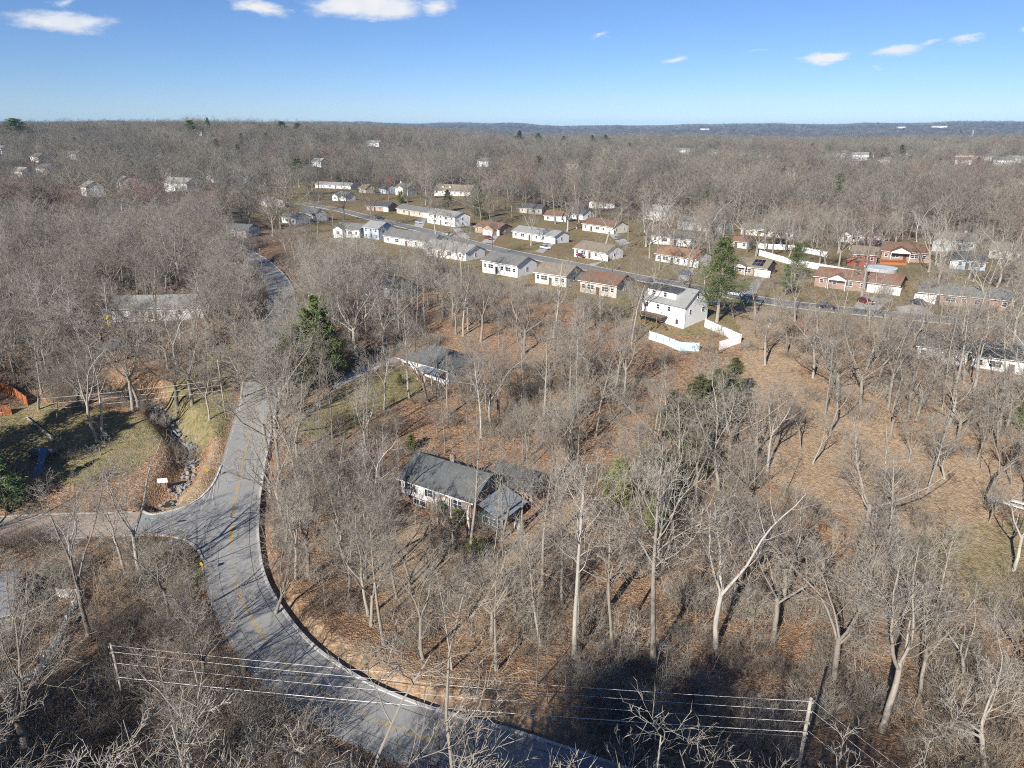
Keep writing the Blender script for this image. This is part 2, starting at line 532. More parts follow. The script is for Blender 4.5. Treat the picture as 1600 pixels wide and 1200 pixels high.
M['brick'] = brickmat('red_brick', (.33, .165, .105), (.25, .125, .085))
M['brick_tan'] = brickmat('tan_brick', (.42, .26, .18), (.36, .22, .15))
M['trim'] = plain('white_trim', (.80, .80, .78), .5, .06)
M['vinyl'] = plain('white_vinyl', (.82, .82, .81), .4, .05)
M['r_grey'] = shingles('grey_shingle', (.23, .23, .215))
M['r_dark'] = shingles('dark_shingle', (.105, .11, .115))
M['r_char'] = shingles('charcoal_shingle', (.155, .165, .165), (.095, .10, .102))
M['r_brown'] = shingles('brown_shingle', (.24, .15, .105))
M['r_red'] = shingles('red_brown_shingle', (.29, .165, .115))
M['r_orange'] = shingles('rusty_shingle', (.37, .21, .125), (.26, .155, .10))
M['r_tan'] = shingles('tan_shingle', (.30, .25, .19))
M['r_pale'] = shingles('pale_grey_shingle', (.36, .36, .34), (.25, .25, .235))
M['r_blue'] = plain('blue_grey_metal_roof', (.24, .275, .31), .45, .15, 1.2, .4, True)
M['glass'] = plain('window_glass', (.045, .055, .07), .08, .3, .8, .6)
M['doorw'] = plain('white_door', (.76, .75, .72), .5, .08)
M['doord'] = plain('dark_door', (.10, .06, .05), .5, .15)
M['shutter'] = plain('dark_shutter', (.05, .055, .06), .6, .1)
M['chimney'] = M['brick']
M['concrete'] = plain('concrete', (.40, .38, .35), .9, .22, 1.3, .15)
M['wood'] = plain('weathered_wood', (.23, .18, .13), .85, .3, 2.5, .1, True)
M['wood_red'] = plain('stained_wood', (.36, .14, .06), .75, .2, 2.0, .15, True)
M['wood_pole'] = plain('pole_wood', (.36, .32, .27), .85, .3, 3.0, .1, True)
M['metal'] = plain('galvanised_metal', (.38, .39, .40), .45, .12, 4, .4)
M['wire'] = plain('aluminium_wire', (.62, .60, .57), .5, .08, 1, .3)
M['cable'] = plain('black_cable', (.30, .29, .28), .6, .1, 1, .3)
M['yellow_sign'] = plain('dull_yellow_sign', (.42, .30, .04), .5, .1)
M['yellow'] = plain('yellow_plastic', (.72, .55, .03), .4, .08)
M['green_sign'] = plain('green_sign_face', (.0, .28, .16), .4, .05)
M['black'] = plain('black_rubber', (.02, .02, .02), .7, .1)
M['tarp'] = plain('pale_blue_tarp', (.52, .68, .74), .45, .3, .7, .35)
M['blueplay'] = plain('blue_grey_paint', (.15, .185, .26), .6, .12)
M['solar'] = plain('solar_cell', (.012, .018, .035), .12, .2, 2, .6)
M['stone'] = plain('creek_stone', (.25, .245, .235), .85, .35, 1.5, .1)
M['water'] = plain('creek_water', (.03, .035, .03), .06, .3, 1, .5)
M['poolcover'] = plain('pool_cover', (.55, .60, .63), .5, .25, .8, .3)


def mat_ground():
    m_ = bpy.data.materials.new('leaf_litter_ground')
    m_.use_nodes = True
    t = NT(m_.node_tree)
    out = t.n('ShaderNodeOutputMaterial')
    v = t.n('ShaderNodeTexCoord').outputs['Object']
    big = t.noise(v, .035, 5, .6)
    mid = t.noise(v, .22, 6, .62)
    fine = t.noise(v, 1.7, 6, .7)
    vor = t.n('ShaderNodeTexVoronoi', {'Vector': v, 'Scale': 4.5, 'Randomness': 1.0})
    leafc = t.n('ShaderNodeSeparateColor', {0: vor.outputs['Color']})
    ramp = t.n('ShaderNodeValToRGB', {0: t.m('ADD', t.m('MULTIPLY', leafc.outputs[0], .5), t.m('MULTIPLY', fine, .5))})
    e = ramp.color_ramp.elements
    e[0].position, e[0].color = .12, (.10, .064, .042, 1)
    e[1].position, e[1].color = .92, (.62, .45, .28, 1)
    for p, c in ((.35, (.20, .122, .074)), (.55, (.32, .20, .122)), (.74, (.45, .30, .18))):
        k = e.new(p); k.color = (*c, 1)
    litter = ramp.outputs[0]
    duff = t.mix(t.step(fine, .3, .7), (.13, .095, .068), (.26, .19, .135))
    litter = t.mix(t.m('MULTIPLY', t.step(mid, .48, .70), .75), litter, duff)
    litter = t.mix(t.m('MULTIPLY', t.step(big, .5, .72), .35), litter, (.34, .185, .11))
    gr = t.mix(t.step(fine, .3, .72), (.12, .112, .048), (.32, .265, .14))
    gr = t.mix(t.m('MULTIPLY', t.step(mid, .45, .7), .6), gr, (.36, .27, .16))
    tan = t.mix(t.step(fine, .3, .7), (.24, .168, .11), (.47, .345, .222))
    tan = t.mix(t.m('MULTIPLY', t.step(mid, .5, .72), .6), tan, (.27, .16, .09))
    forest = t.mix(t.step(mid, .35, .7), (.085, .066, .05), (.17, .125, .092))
    at_ = t.n('ShaderNodeVertexColor', layer_name='cover')
    s = t.n('ShaderNodeSeparateColor', {0: at_.outputs[0]})
    jit = t.m('MULTIPLY', t.m('SUBTRACT', t.m('ADD', t.m('MULTIPLY', t.noise(v, .5, 5, .7), .6), t.m('MULTIPLY', t.noise(v, .09, 4, .6), .4)), .5), 2.2)
    def msk(o):
        return t.step(t.m('ADD', o, t.m('MULTIPLY', jit, t.m('MULTIPLY', t.m('MULTIPLY', o, t.m('SUBTRACT', 1.0, o)), 4.0))), .25, .75)
    c = t.mix(msk(s.outputs[1]), litter, tan)
    c = t.mix(msk(s.outputs[0]), c, gr)
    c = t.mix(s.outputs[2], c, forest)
    p = t.n('ShaderNodeBsdfPrincipled', {'Base Color': c, 'Roughness': .95, 'Specular IOR Level': .05})
    hgt = t.m('ADD', t.m('MULTIPLY', fine, 1.0), t.m('MULTIPLY', vor.outputs['Distance'], .8))
    bmp = t.n('ShaderNodeBump', {'Height': hgt, 'Strength': .9, 'Distance': .16})
    t.t.links.new(bmp.outputs[0], p.inputs['Normal'])
    t.t.links.new(p.outputs[0], out.inputs[0])
    return m_


def mat_asphalt(name, c, c2, tint=None):
    def b(t):
        v = t.n('ShaderNodeTexCoord').outputs['Object']
        big = t.noise(v, .12, 5, .6)
        fine = t.noise(v, 6.0, 4, .7)
        vr = t.n('ShaderNodeTexVoronoi', {'Vector': t.n('ShaderNodeVectorMath', {0: v, 1: t.n('ShaderNodeTexNoise', {'Vector': v, 'Scale': .6, 'Detail': 4}).outputs[1]}, operation='ADD').outputs[0], 'Scale': .16}, feature='DISTANCE_TO_EDGE')
        crack = t.step(vr.outputs[0], .012, .004)
        cc = t.mix(t.step(big, .3, .7), c, c2)
        k = t.m('ADD', .82, t.m('MULTIPLY', fine, .36))
        kk = t.n('ShaderNodeCombineColor', {0: k, 1: k, 2: k}).outputs[0]
        cc = t.mix(1.0, cc, kk, 'MULTIPLY')
        cc = t.mix(t.m('MULTIPLY', crack, .22), cc, (.05, .05, .05))
        return cc, .85, (fine, .01), .2
    return material(name, b)


M['ground'] = mat_ground()
M['asphalt'] = mat_asphalt('old_asphalt', (.33, .325, .31), (.27, .265, .255))
M['street'] = mat_asphalt('street_asphalt', (.25, .245, .24), (.20, .197, .19))
M['sideroad'] = mat_asphalt('pinkish_chip_seal', (.42, .34, .27), (.36, .29, .235))
def worn(name, c, keep):
    def b(t):
        v = t.n('ShaderNodeTexCoord').outputs['Object']
        f = t.step(t.m('ADD', t.m('MULTIPLY', t.noise(v, .35, 4), .6), t.m('MULTIPLY', t.noise(v, 5.0, 5, .7), .4)), keep - .09, keep + .09)
        return t.mix(f, c, (.31, .305, .29)), .8, None, .2
    return material(name, b)


M['yline'] = worn('worn_yellow_paint', (.48, .33, .09), .52)
M['wline'] = worn('worn_white_paint', (.60, .59, .56), .47)
M['seam'] = plain('tar_seam', (.07, .07, .07), .8, .3, 2)
M['kerb'] = plain('kerb_concrete', (.50, .485, .455), .85, .16, .9, .15)


def build_ground():
    fa = np.radians(np.arange(-52, 52.01, .42))
    ba = np.radians(np.linspace(52, 308, 46))[1:-1]
    ang = np.r_[fa, ba]
    nA = len(ang)
    rad = np.r_[[6.0, 12.0, 20.0], np.geomspace(27, 260, 240)[:-1], np.geomspace(260, 13500, 190)]
    A, Rr = np.meshgrid(ang, rad)
    x, y = (np.sin(A) * Rr).ravel(), (np.cos(A) * Rr).ravel()
    z = np.concatenate([H(a, b) for a, b in zip(np.array_split(x, 60), np.array_split(y, 60))])
    nR = len(rad)
    i = np.arange(nR - 1)[:, None] * nA
    j = np.arange(nA)[None]
    j2 = (j + 1) % nA
    q = np.stack([i + j, i + nA + j, i + nA + j2, i + j2], -1).reshape(-1, 4)
    verts = np.stack([x, y, z], 1)
    verts = np.vstack([verts, [[0, 0, Hs(0, 0)]]])
    tr = np.stack([np.arange(nA), (np.arange(nA) + 1) % nA, np.full(nA, len(verts) - 1)], 1)[:, ::-1]
    me = new_mesh('ground', verts, q[:, ::-1], tr, [M['ground']], smooth=True)
    g = np.zeros(len(verts)); tn = np.zeros(len(verts)); fo = np.zeros(len(verts))
    X, Y = verts[:, 0], verts[:, 1]
    for zz in (Z_LAWN_L, Z_STRIP_L, Z_LAWN_M, Z_GREEN_R, Z_PAD):
        g[inside(zz, X, Y)] = 1
    g[inside(Z_NEIGH, X, Y)] = .62
    g[inside(Z_GREEN_R, X, Y)] = .58
    tn[inside(Z_TAN2, X, Y)] = .45
    for zz in (Z_CLEAR, Z_TAN, Z_CORNER, Z_BANK2, Z_YARD):
        tn[inside(zz, X, Y)] = 1
    tn[inside(Z_BANK2, X, Y)] = .55
    g[inside(Z_CORNER, X, Y)] = .3
    g[inside(Z_TAN, X, Y)] = .0
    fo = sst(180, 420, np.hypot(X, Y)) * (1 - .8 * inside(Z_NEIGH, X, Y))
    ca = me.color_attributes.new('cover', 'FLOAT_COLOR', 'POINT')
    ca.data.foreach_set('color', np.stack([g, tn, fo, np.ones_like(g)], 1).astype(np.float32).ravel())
    tag(link('ground', me), kind='structure')


build_ground()


def strip(r, off0, off1, dz, mat_, name, s0=0, s1=None, thick=0.0, dash=None):
    """a ribbon along a road between two offsets from its centre line (left positive)"""
    c, n, z = r.c[s0:s1], r.n[s0:s1], r.z[s0:s1]
    a = np.column_stack([c + n * off0, z + dz])
    b = np.column_stack([c + n * off1, z + dz])
    k = len(c)
    if thick:
        v = np.vstack([a - [0, 0, thick], a, b, b - [0, 0, thick]])
        i = np.arange(k - 1)
        q = np.vstack([np.stack([i + m_ * k, i + 1 + m_ * k, i + 1 + (m_ + 1) * k, i + (m_ + 1) * k], 1) for m_ in range(3)])
        q = q[:, ::-1]
    else:
        v = np.vstack([a, b])
        i = np.arange(k - 1)
        q = np.stack([i, i + k, i + k + 1, i + 1], 1)
        if dash is not None:
            keep = rng.random(len(q)) < dash
            q = q[keep]
    # faces look up
    e1, e2 = v[q[0, 1]] - v[q[0, 0]], v[q[0, 2]] - v[q[0, 0]]
    me = new_mesh(name, v, q, None, [mat_])
    return tag(link(name, me), kind='structure')


N = len(main_road.c)
jx = int(np.argmin(np.linalg.norm(main_road.c - side_road.c[-1], axis=1)))      # where the side street meets the road
strip(main_road, 3.42, -3.42, .03, M['asphalt'], 'road')
js = int(np.argmin(np.linalg.norm(side_road.c - G(208, 818)[:2], axis=1)))
strip(side_road, 3.3, -3.3, .022, M['sideroad'], 'side_road', 0, js + 1)
strip(street, 3.6, -3.6, .03, M['street'], 'street')
strip(drive, 1.6, -1.6, .05, M['concrete'], 'driveway')
strip(main_road, .19, .07, .036, M['yline'], 'road_marking')
strip(main_road, -.07, -.19, .036, M['yline'], 'road_marking')
strip(main_road, 3.08, 2.98, .035, M['wline'], 'road_marking', 0, jx - 7)
strip(main_road, 3.08, 2.98, .035, M['wline'], 'road_marking', jx + 8, None)
strip(main_road, -2.35, -2.42, .034, M['seam'], 'road_seam')
strip(main_road, 1.72, 1.67, .034, M['seam'], 'road_seam', 12, jx - 4)
strip(main_road, -3.34, -3.68, .17, M['kerb'], 'kerb', thick=.6)
strip(side_road, 3.45, 3.2, .13, M['concrete'], 'kerb', 0, js, thick=.35)
strip(side_road, -3.2, -3.45, .13, M['concrete'], 'kerb', 0, js - 2, thick=.35)
strip(street, 3.75, 3.5, .13, M['concrete'], 'kerb', thick=.3)
strip(street, -3.5, -3.75, .13, M['concrete'], 'kerb', thick=.3)


def junction():
    """the flared mouth where the side street opens into the road, draped on the ground, with a kerb along each corner"""
    n = 26
    up = smooth_line(np.array([side_road.c[js] + side_road.n[js] * 3.3] + [G(*p)[:2] for p in ((235, 803), (265, 798), (296, 790), (320, 774), (335, 756))] + [main_road.c[jx + 9] + main_road.n[jx + 9] * 3.3]), .4)
    lo = smooth_line(np.array([side_road.c[js] - side_road.n[js] * 3.3] + [G(*p)[:2] for p in ((232, 838), (262, 840), (290, 845), (309, 858), (318, 878))] + [main_road.c[jx - 7] + main_road.n[jx - 7] * 3.3]), .4)
    rs = lambda c: np.stack([np.interp(np.linspace(0, 1, n), np.linspace(0, 1, len(c)), c[:, i]) for i in (0, 1)], 1)
    U, L_ = rs(up), rs(lo)
    t = np.linspace(0, 1, 12)
    P = U[:, None] * (1 - t)[None, :, None] + L_[:, None] * t[None, :, None]
    z = H(P[..., 0].ravel(), P[..., 1].ravel()).reshape(P.shape[:2]) + .115
    z[0] = side_road.z[js] + .02
    V = np.dstack([P, z]).reshape(-1, 3)
    i, j = np.meshgrid(np.arange(n - 1), np.arange(11), indexing='ij')
    q = np.stack([i * 12 + j, i * 12 + j + 1, (i + 1) * 12 + j + 1, (i + 1) * 12 + j], -1).reshape(-1, 4)
    tag(link('junction', new_mesh('junction', V, q, None, [M['asphalt']])), kind='structure')
    for C_, zz in ((U, z[:, 0]), (L_, z[:, -1])):
        nn = np.gradient(C_, axis=0); nn = np.stack([-nn[:, 1], nn[:, 0]], 1); nn /= np.linalg.norm(nn, axis=1)[:, None]
        v = np.vstack([np.column_stack([C_ + nn * o, zz + d]) for o, d in ((.13, -.3), (.13, .12), (-.13, .12), (-.13, -.3))])
        k = np.arange(n - 1)
        qq = np.vstack([np.stack([k + m_ * n, k + 1 + m_ * n, k + 1 + (m_ + 1) * n, k + (m_ + 1) * n], 1) for m_ in range(3)])
        tag(link('kerb', new_mesh('kerb', v, qq, None, [M['kerb']])), kind='structure')


junction()

def drape(name, pix, mat_, dz=.06, n=10):
    """a paved patch that follows the ground between four picture corners"""
    c = [G(*p)[:2] for p in pix]
    t = np.linspace(0, 1, n)
    A = c[0] * (1 - t)[:, None] + c[1] * t[:, None]; B = c[3] * (1 - t)[:, None] + c[2] * t[:, None]
    P = A[:, None] * (1 - t)[None, :, None] + B[:, None] * t[None, :, None]
    z = H(P[..., 0].ravel(), P[..., 1].ravel()).reshape(n, n) + dz
    V = np.dstack([P, z]).reshape(-1, 3)
    i, j = np.meshgrid(np.arange(n - 1), np.arange(n - 1), indexing='ij')
    q = np.stack([i * n + j, i * n + j + 1, (i + 1) * n + j + 1, (i + 1) * n + j], -1).reshape(-1, 4)
    v0, v1, v2 = V[q[0, 0]], V[q[0, 1]], V[q[0, 2]]
    if np.cross(v1 - v0, v2 - v0)[2] < 0:
        q = q[:, ::-1]
    tag(link(name, new_mesh(name, V, q, None, [mat_])), kind='structure')


for pix in ([(706, 357), (716, 355), (735, 372), (722, 374)], [(765, 369), (780, 368), (770, 381), (752, 379)], [(858, 381), (869, 380), (848, 397), (835, 394)], [(930, 411), (946, 408), (922, 418), (905, 415)],
            [(952, 367), (962, 364), (985, 380), (970, 384)], [(1070, 421), (1086, 418), (1075, 440), (1058, 437)], [(1180, 437), (1196, 434), (1180, 462), (1160, 459)], [(1350, 463), (1395, 468), (1370, 486), (1330, 482)],
            [(1432, 470), (1462, 474), (1446, 494), (1412, 490)], [(1400, 480), (1440, 476), (1470, 500), (1420, 505)], [(655, 342), (668, 341), (660, 356), (645, 354)], [(1120, 366), (1132, 364), (1140, 378), (1126, 380)], [(1372, 384), (1392, 382), (1396, 388), (1374, 390)]):
    drape('driveway', pix, M['concrete'])

# creek water
strip(creek, .9, -.9, -2.75, M['water'], 'creek')


# ------------------------------------------------------------------ small mesh builder
class MB:
    def __init__(s):
        s.v, s.f = [], []

    def poly(s, vs, fs):
        o = len(s.v)
        s.v += [tuple(p) for p in vs]
        s.f += [tuple(o + i for i in f) for f in fs]
        return s

    def box(s, x0, x1, y0, y1, z0, z1):
        return s.poly([(x0, y0, z0), (x1, y0, z0), (x1, y1, z0), (x0, y1, z0), (x0, y0, z1), (x1, y0, z1), (x1, y1, z1), (x0, y1, z1)],
                      [(3, 2, 1, 0), (4, 5, 6, 7), (0, 1, 5, 4), (1, 2, 6, 5), (2, 3, 7, 6), (3, 0, 4, 7)])

    def slab(s, quad, th):
        """a thick sheet: four corners (counter-clockwise from above) and its thickness downwards along its normal"""
        q = [Vector(p) for p in quad]
        n = (q[1] - q[0]).cross(q[2] - q[0]).normalized() * th
        lo = [p - n for p in q]
        return s.poly(lo + q, [(3, 2, 1, 0), (4, 5, 6, 7), (0, 1, 5, 4), (1, 2, 6, 5), (2, 3, 7, 6), (3, 0, 4, 7)])

    def tube(s, a, b, r0, r1=None, n=8, cap=True):
        r1 = r0 if r1 is None else r1
        a, b = Vector(a), Vector(b)
        d = (b - a).normalized()
        u = d.cross(Vector((0, 0, 1)) if abs(d.z) < .9 else Vector((1, 0, 0))).normalized()
        w = d.cross(u)
        ring = [(math.cos(2 * math.pi * k / n), math.sin(2 * math.pi * k / n)) for k in range(n)]
        vs = [a + (u * c + w * q) * r0 for c, q in ring] + [b + (u * c + w * q) * r1 for c, q in ring]
        fs = [(k, (k + 1) % n, n + (k + 1) % n, n + k) for k in range(n)]
        if cap:
            fs += [tuple(range(n))[::-1], tuple(range(n, 2 * n))]
        return s.poly(vs, fs)

    def mesh(s, name, mats, smooth=False):
        me = bpy.data.meshes.new(name)
        me.from_pydata(s.v, [], s.f)
        for m_ in (mats if isinstance(mats, (list, tuple)) else [mats]):
            me.materials.append(m_)
        if smooth:
            me.polygons.foreach_set('use_smooth', [True] * len(me.polygons))
        me.update()
        return me

    def obj(s, name, mats, parent=None, loc=None, rot=None, smooth=False):
        return link(name, s.mesh(name, mats, smooth), parent, loc, rot)


CACHE = {}


def cached(key, fn):
    if key not in CACHE:
        CACHE[key] = fn()
    return CACHE[key]


def window(parent, x, y, z, rz, w, h, bars=1):
    """a framed window on a wall: frame > pane; x, y, z is the middle of the opening on the wall's face"""
    def fr():
        b = MB(); t = .09
        b.box(-w / 2, w / 2, -.06, .02, h / 2 - t, h / 2); b.box(-w / 2 - .05, w / 2 + .05, -.09, .02, -h / 2, -h / 2 + t)
        b.box(-w / 2, -w / 2 + t, -.055, .02, -h / 2 + t, h / 2 - t); b.box(w / 2 - t, w / 2, -.055, .02, -h / 2 + t, h / 2 - t)
        if h > 1:
            b.box(-w / 2 + t, w / 2 - t, -.05, .02, -.03, .03)
        for k in range(bars - 1):
            xx = -w / 2 + w * (k + 1) / bars
            b.box(xx - .04, xx + .04, -.05, .02, -h / 2 + t, -.03 if h > 1 else h / 2 - t)
            if h > 1:
                b.box(xx - .04, xx + .04, -.05, .02, .03, h / 2 - t)
        return b.mesh('window', M['trim'])
    def pn():
        return MB().box(-w / 2 + .085, w / 2 - .085, -.025, .015, -h / 2 + .085, h / 2 - .085).mesh('pane', M['glass'])
    o = link('window', cached(('wf', w, h, bars), fr), parent, (x, y, z), (0, 0, rz))
    link('pane', cached(('wp', w, h), pn), o)
    return o


def shutters(parent, x, y, z, rz, w, h):
    for sx in (-1, 1):
        def sh():
            return MB().box(-.19, .19, -.05, .01, -h / 2, h / 2).mesh('shutter', M['shutter'])
        c, s = math.cos(rz), math.sin(rz)
        d = sx * (w / 2 + .26)
        link('shutter', cached(('sh', h), sh), parent, (x + d * c, y + d * s, z), (0, 0, rz))


def gable_wall(b, x0, x1, y0, y1, z0, zt, rh, axis='x'):
    if axis == 'x':
        ym = (y0 + y1) / 2
        v = [(x0, y0, z0), (x1, y0, z0), (x1, y1, z0), (x0, y1, z0), (x0, y0, zt), (x1, y0, zt), (x1, y1, zt), (x0, y1, zt), (x0, ym, zt + rh), (x1, ym, zt + rh)]
        f = [(0, 1, 5, 4), (2, 3, 7, 6), (1, 2, 6, 9, 5), (3, 0, 4, 8, 7), (4, 5, 9, 8), (6, 7, 8, 9), (3, 2, 1, 0)]
    else:
        xm = (x0 + x1) / 2
        v = [(x0, y0, z0), (x1, y0, z0), (x1, y1, z0), (x0, y1, z0), (x0, y0, zt), (x1, y0, zt), (x1, y1, zt), (x0, y1, zt), (xm, y0, zt + rh), (xm, y1, zt + rh)]
        f = [(0, 1, 5, 8, 4), (2, 3, 7, 9, 6), (1, 2, 6, 5), (3, 0, 4, 7), (5, 6, 9, 8), (7, 4, 8, 9), (3, 2, 1, 0)]
    b.poly(v, f)


def gable_roof(parent, x0, x1, y0, y1, zt, rh, mat_, ov=.45, axis='x', name='roof'):
    """two thick slopes; they sit a little above the walls"""
    b = MB(); up = .16
    if axis == 'x':
        ym = (y0 + y1) / 2; sl = rh / (ym - y0)
        ze = zt - ov * sl + up; zr = zt + rh + up
        b.slab([(x0 - ov, y0 - ov, ze), (x1 + ov, y0 - ov, ze), (x1 + ov, ym, zr), (x0 - ov, ym, zr)], .14)
        b.slab([(x1 + ov, y1 + ov, ze), (x0 - ov, y1 + ov, ze), (x0 - ov, ym + .002, zr), (x1 + ov, ym + .002, zr)], .14)
    else:
        xm = (x0 + x1) / 2; sl = rh / (xm - x0)
        ze = zt - ov * sl + up; zr = zt + rh + up
        b.slab([(x1 + ov, y0 - ov, ze), (x1 + ov, y1 + ov, ze), (xm, y1 + ov, zr), (xm, y0 - ov, zr)], .14)
        b.slab([(x0 - ov, y1 + ov, ze), (x0 - ov, y0 - ov, ze), (xm - .002, y0 - ov, zr), (xm - .002, y1 + ov, zr)], .14)
    return b.obj(name, mat_, parent)


def hip_roof(parent, x0, x1, y0, y1, zt, rh, mat_, ov=.5):
    X0, X1, Y0, Y1 = x0 - ov, x1 + ov, y0 - ov, y1 + ov
    ym = (Y0 + Y1) / 2; k = (Y1 - Y0) / 2 * .95
    z0 = zt + .05; zr = zt + rh + .1
    v = [(X0, Y0, z0), (X1, Y0, z0), (X1, Y1, z0), (X0, Y1, z0), (X0 + k, ym, zr), (X1 - k, ym, zr), (X0, Y0, z0 - .14), (X1, Y0, z0 - .14), (X1, Y1, z0 - .14), (X0, Y1, z0 - .14)]
    f = [(0, 1, 5, 4), (1, 2, 5), (2, 3, 4, 5), (3, 0, 4), (6, 7, 1, 0), (7, 8, 2, 1), (8, 9, 3, 2), (9, 6, 0, 3), (9, 8, 7, 6)]
    return MB().poly(v, f).obj('roof', mat_, parent)


FOOT = []            # footprints kept free of trees: centre x, y, radius


def house(label, nx, ny, L=14, D=8.5, ang=-45, wh=2.7, rh=1.9, wall='white', roof='r_grey', front='wwdwg', end='w', storeys=1, chimney=None,
          portico=None, dormers=(), hip=False, side_gable=None, group=None, name='house', cat='house', solar=False, shut=False, depth_bars=2, lx=None):
    """a house whose near corner (front wall / end wall) stands at picture point nx, ny; the front faces the camera's left"""
    p = at(nx, ny)
    a = R(ang)
    ux, uy = np.array((math.cos(a), math.sin(a))), np.array((-math.sin(a), math.cos(a)))
    if lx is not None:
        lo, hi = 5.0, 34.0
        for _ in range(30):
            L = .5 * (lo + hi)
            if to_px(np.array([[p[0] - ux[0] * L, p[1] - ux[1] * L, p[2]]]))[0][0] > lx:
                lo = L
            else:
                hi = L
    c = p[:2] - ux * L / 2 + uy * D / 2
    e = empty(name, (c[0], c[1], p[2]), a, label, cat, group)
    FOOT.append((c[0], c[1], .5 * math.hypot(L, D) + .3))
    x0, x1, y0, y1 = -L / 2, L / 2, -D / 2, D / 2
    b = MB()
    if hip:
        b.box(x0, x1, y0, y1, -2.0, wh)
    else:
        gable_wall(b, x0, x1, y0, y1, -2.0, wh, rh)
    b.obj('wall', M[wall], e)
    rf = hip_roof(e, x0, x1, y0, y1, wh, rh, M[roof]) if hip else gable_roof(e, x0, x1, y0, y1, wh, rh, M[roof])
    if front:
        ov = .5 if hip else .45
        ze = wh - .02 if hip else wh - .45 * rh / (D / 2) + .1
        for k, yy in enumerate((y0 - ov - .1, y1 + ov + .002)):
            MB().box(x0 - ov, x1 + ov, yy, yy + .098, ze - .12, ze).obj('gutter', M['trim'], e)
        if L > 9:
            for vx, vy in ((-L * .18, D * .12), (L * .27, D * .17)):
                zt = wh + rh * (1 - 2 * vy / D)
                MB().tube((vx, vy, zt - .2), (vx, vy, zt + .6), .07, n=6).obj('vent_pipe', M['metal'], rf)
        MB().box(x1 + .002, x1 + .07, y0 + .12, y0 + .2, -.2, ze - .121).obj('downpipe', M['trim'], e)
    sh = wh / storeys
    n = len(front)
    for s_ in range(storeys):
        for i, ch in enumerate(front):
            x = x0 + L * (i + .5) / n
            zb = s_ * sh
            if ch == 'w' or (s_ > 0 and ch in 'dDgG'):
                window(e, x, y0, zb + sh * .56, 0, 1.1, 1.25, 1)
                if shut:
                    shutters(e, x, y0, zb + sh * .56, 0, 1.1, 1.25)
            elif ch == 'W':
                window(e, x, y0, zb + sh * .56, 0, 2.2, 1.35, depth_bars)
            elif ch == 'd':
                MB().box(x - .5, x + .5, y0 - .05, y0 + .05, 0, 2.1).obj('door', M['doord'], e)
            elif ch == 'D':
                MB().box(x - .5, x + .5, y0 - .05, y0 + .05, 0, 2.1).obj('door', M['doorw'], e)
            elif ch in 'gG':
                w = 2.6 if ch == 'g' else 4.9
                gb = MB().box(x - w / 2, x + w / 2, y0 - .05, y0 + .05, 0, 2.2)
                go = gb.obj('garage_door', M['doorw'], e)
                for k in range(1, 4):
                    pb = MB().box(x - w / 2 + .06, x + w / 2 - .06, y0 - .075, y0 - .04, .06 + (k - 1) * .72, .06 + k * .72 - .07)
                    pb.obj('panel', M['doorw'], go)
    for i, ch in enumerate(end):
        if ch == 'w':
            y = y0 + D * (i + .5) / len(end)
            for s_ in range(storeys):
                window(e, x1, y, s_ * sh + sh * .56, R(90), .9, 1.2, 1)
    if chimney is not None:
        cx, cm = chimney
        cb = MB().box(cx - .45, cx + .45, -.1, .8, wh + rh * .3, wh + rh + 1.0)
        co = cb.obj('chimney', M[cm], rf)
        MB().box(cx - .52, cx + .52, -.17, .87, wh + rh + 1.002, wh + rh + 1.12).obj('cap', M['concrete'], co) if False else None
    if portico is not None:
        px_, pw, pd = portico
        b = MB(); gable_wall(b, px_ - pw / 2, px_ + pw / 2, y0 - pd, y0 + 1.5, wh - .35, wh, pw * .24, 'y')
        b.obj('portico_gable', M['trim'], e)
        gable_roof(e, px_ - pw / 2, px_ + pw / 2, y0 - pd, y0 + 2.4, wh, pw * .24, M[roof], .2, 'y', 'portico_roof')
        for sx in (-1, 1):
            MB().box(px_ + sx * (pw / 2 - .2) - .09, px_ + sx * (pw / 2 - .2) + .09, y0 - pd + .06, y0 - pd + .24, -.3, wh - .352).obj('column', M['trim'], e)
    if side_gable is not None:                       # a wing that reaches out of the front with its own gable
        gx, gw, gd, ch = side_gable
        b = MB(); gable_wall(b, gx - gw / 2, gx + gw / 2, y0 - gd, y0 + 1, -2.0, wh + .02, gw * .27, 'y')
        b.obj('wing', M[wall], e)
        gable_roof(e, gx - gw / 2, gx + gw / 2, y0 - gd, y0 + gw * .5, wh + .02, gw * .27, M[roof], .3, 'y', 'wing_roof')
        if ch == 'w':
            window(e, gx, y0 - gd, wh * .56, 0, 1.6, 1.3, 2)
        elif ch == 'G':
            MB().box(gx - gw * .4, gx + gw * .4, y0 - gd - .05, y0 - gd + .05, 0, 2.2).obj('garage_door', M['doorw'], e)
    for dx in dormers:
        b = MB(); zf = wh + rh * .32
        gable_wall(b, dx - .75, dx + .75, -D / 2 * .62, 0, zf - .3, zf + 1.05, .55, 'y')
        do = b.obj('dormer', M[wall], e)
        gable_roof(do, dx - .75, dx + .75, -D / 2 * .62, -.2, zf + 1.05, .55, M[roof], .14, 'y', 'dormer_roof')
        window(e, dx, -D / 2 * .62, zf + .62, 0, .7, .8, 1)
    if solar:
        sl = math.atan2(rh, D / 2)
        for k in range(3):
            for r_ in range(2):
                yy = -D / 2 + .7 + r_ * 1.75
                bx = x1 - 2.0 - k * 1.12
                z_ = wh + .19 + (yy + D / 2) * math.tan(sl)
                q = [(bx - .5, yy, z_), (bx + .5, yy, z_), (bx + .5, yy + 1.6 * math.cos(sl), z_ + 1.6 * math.sin(sl)), (bx - .5, yy + 1.6 * math.cos(sl), z_ + 1.6 * math.sin(sl))]
                MB().slab(q, -.05).obj('solar_panel', M['solar'], rf)
    return e


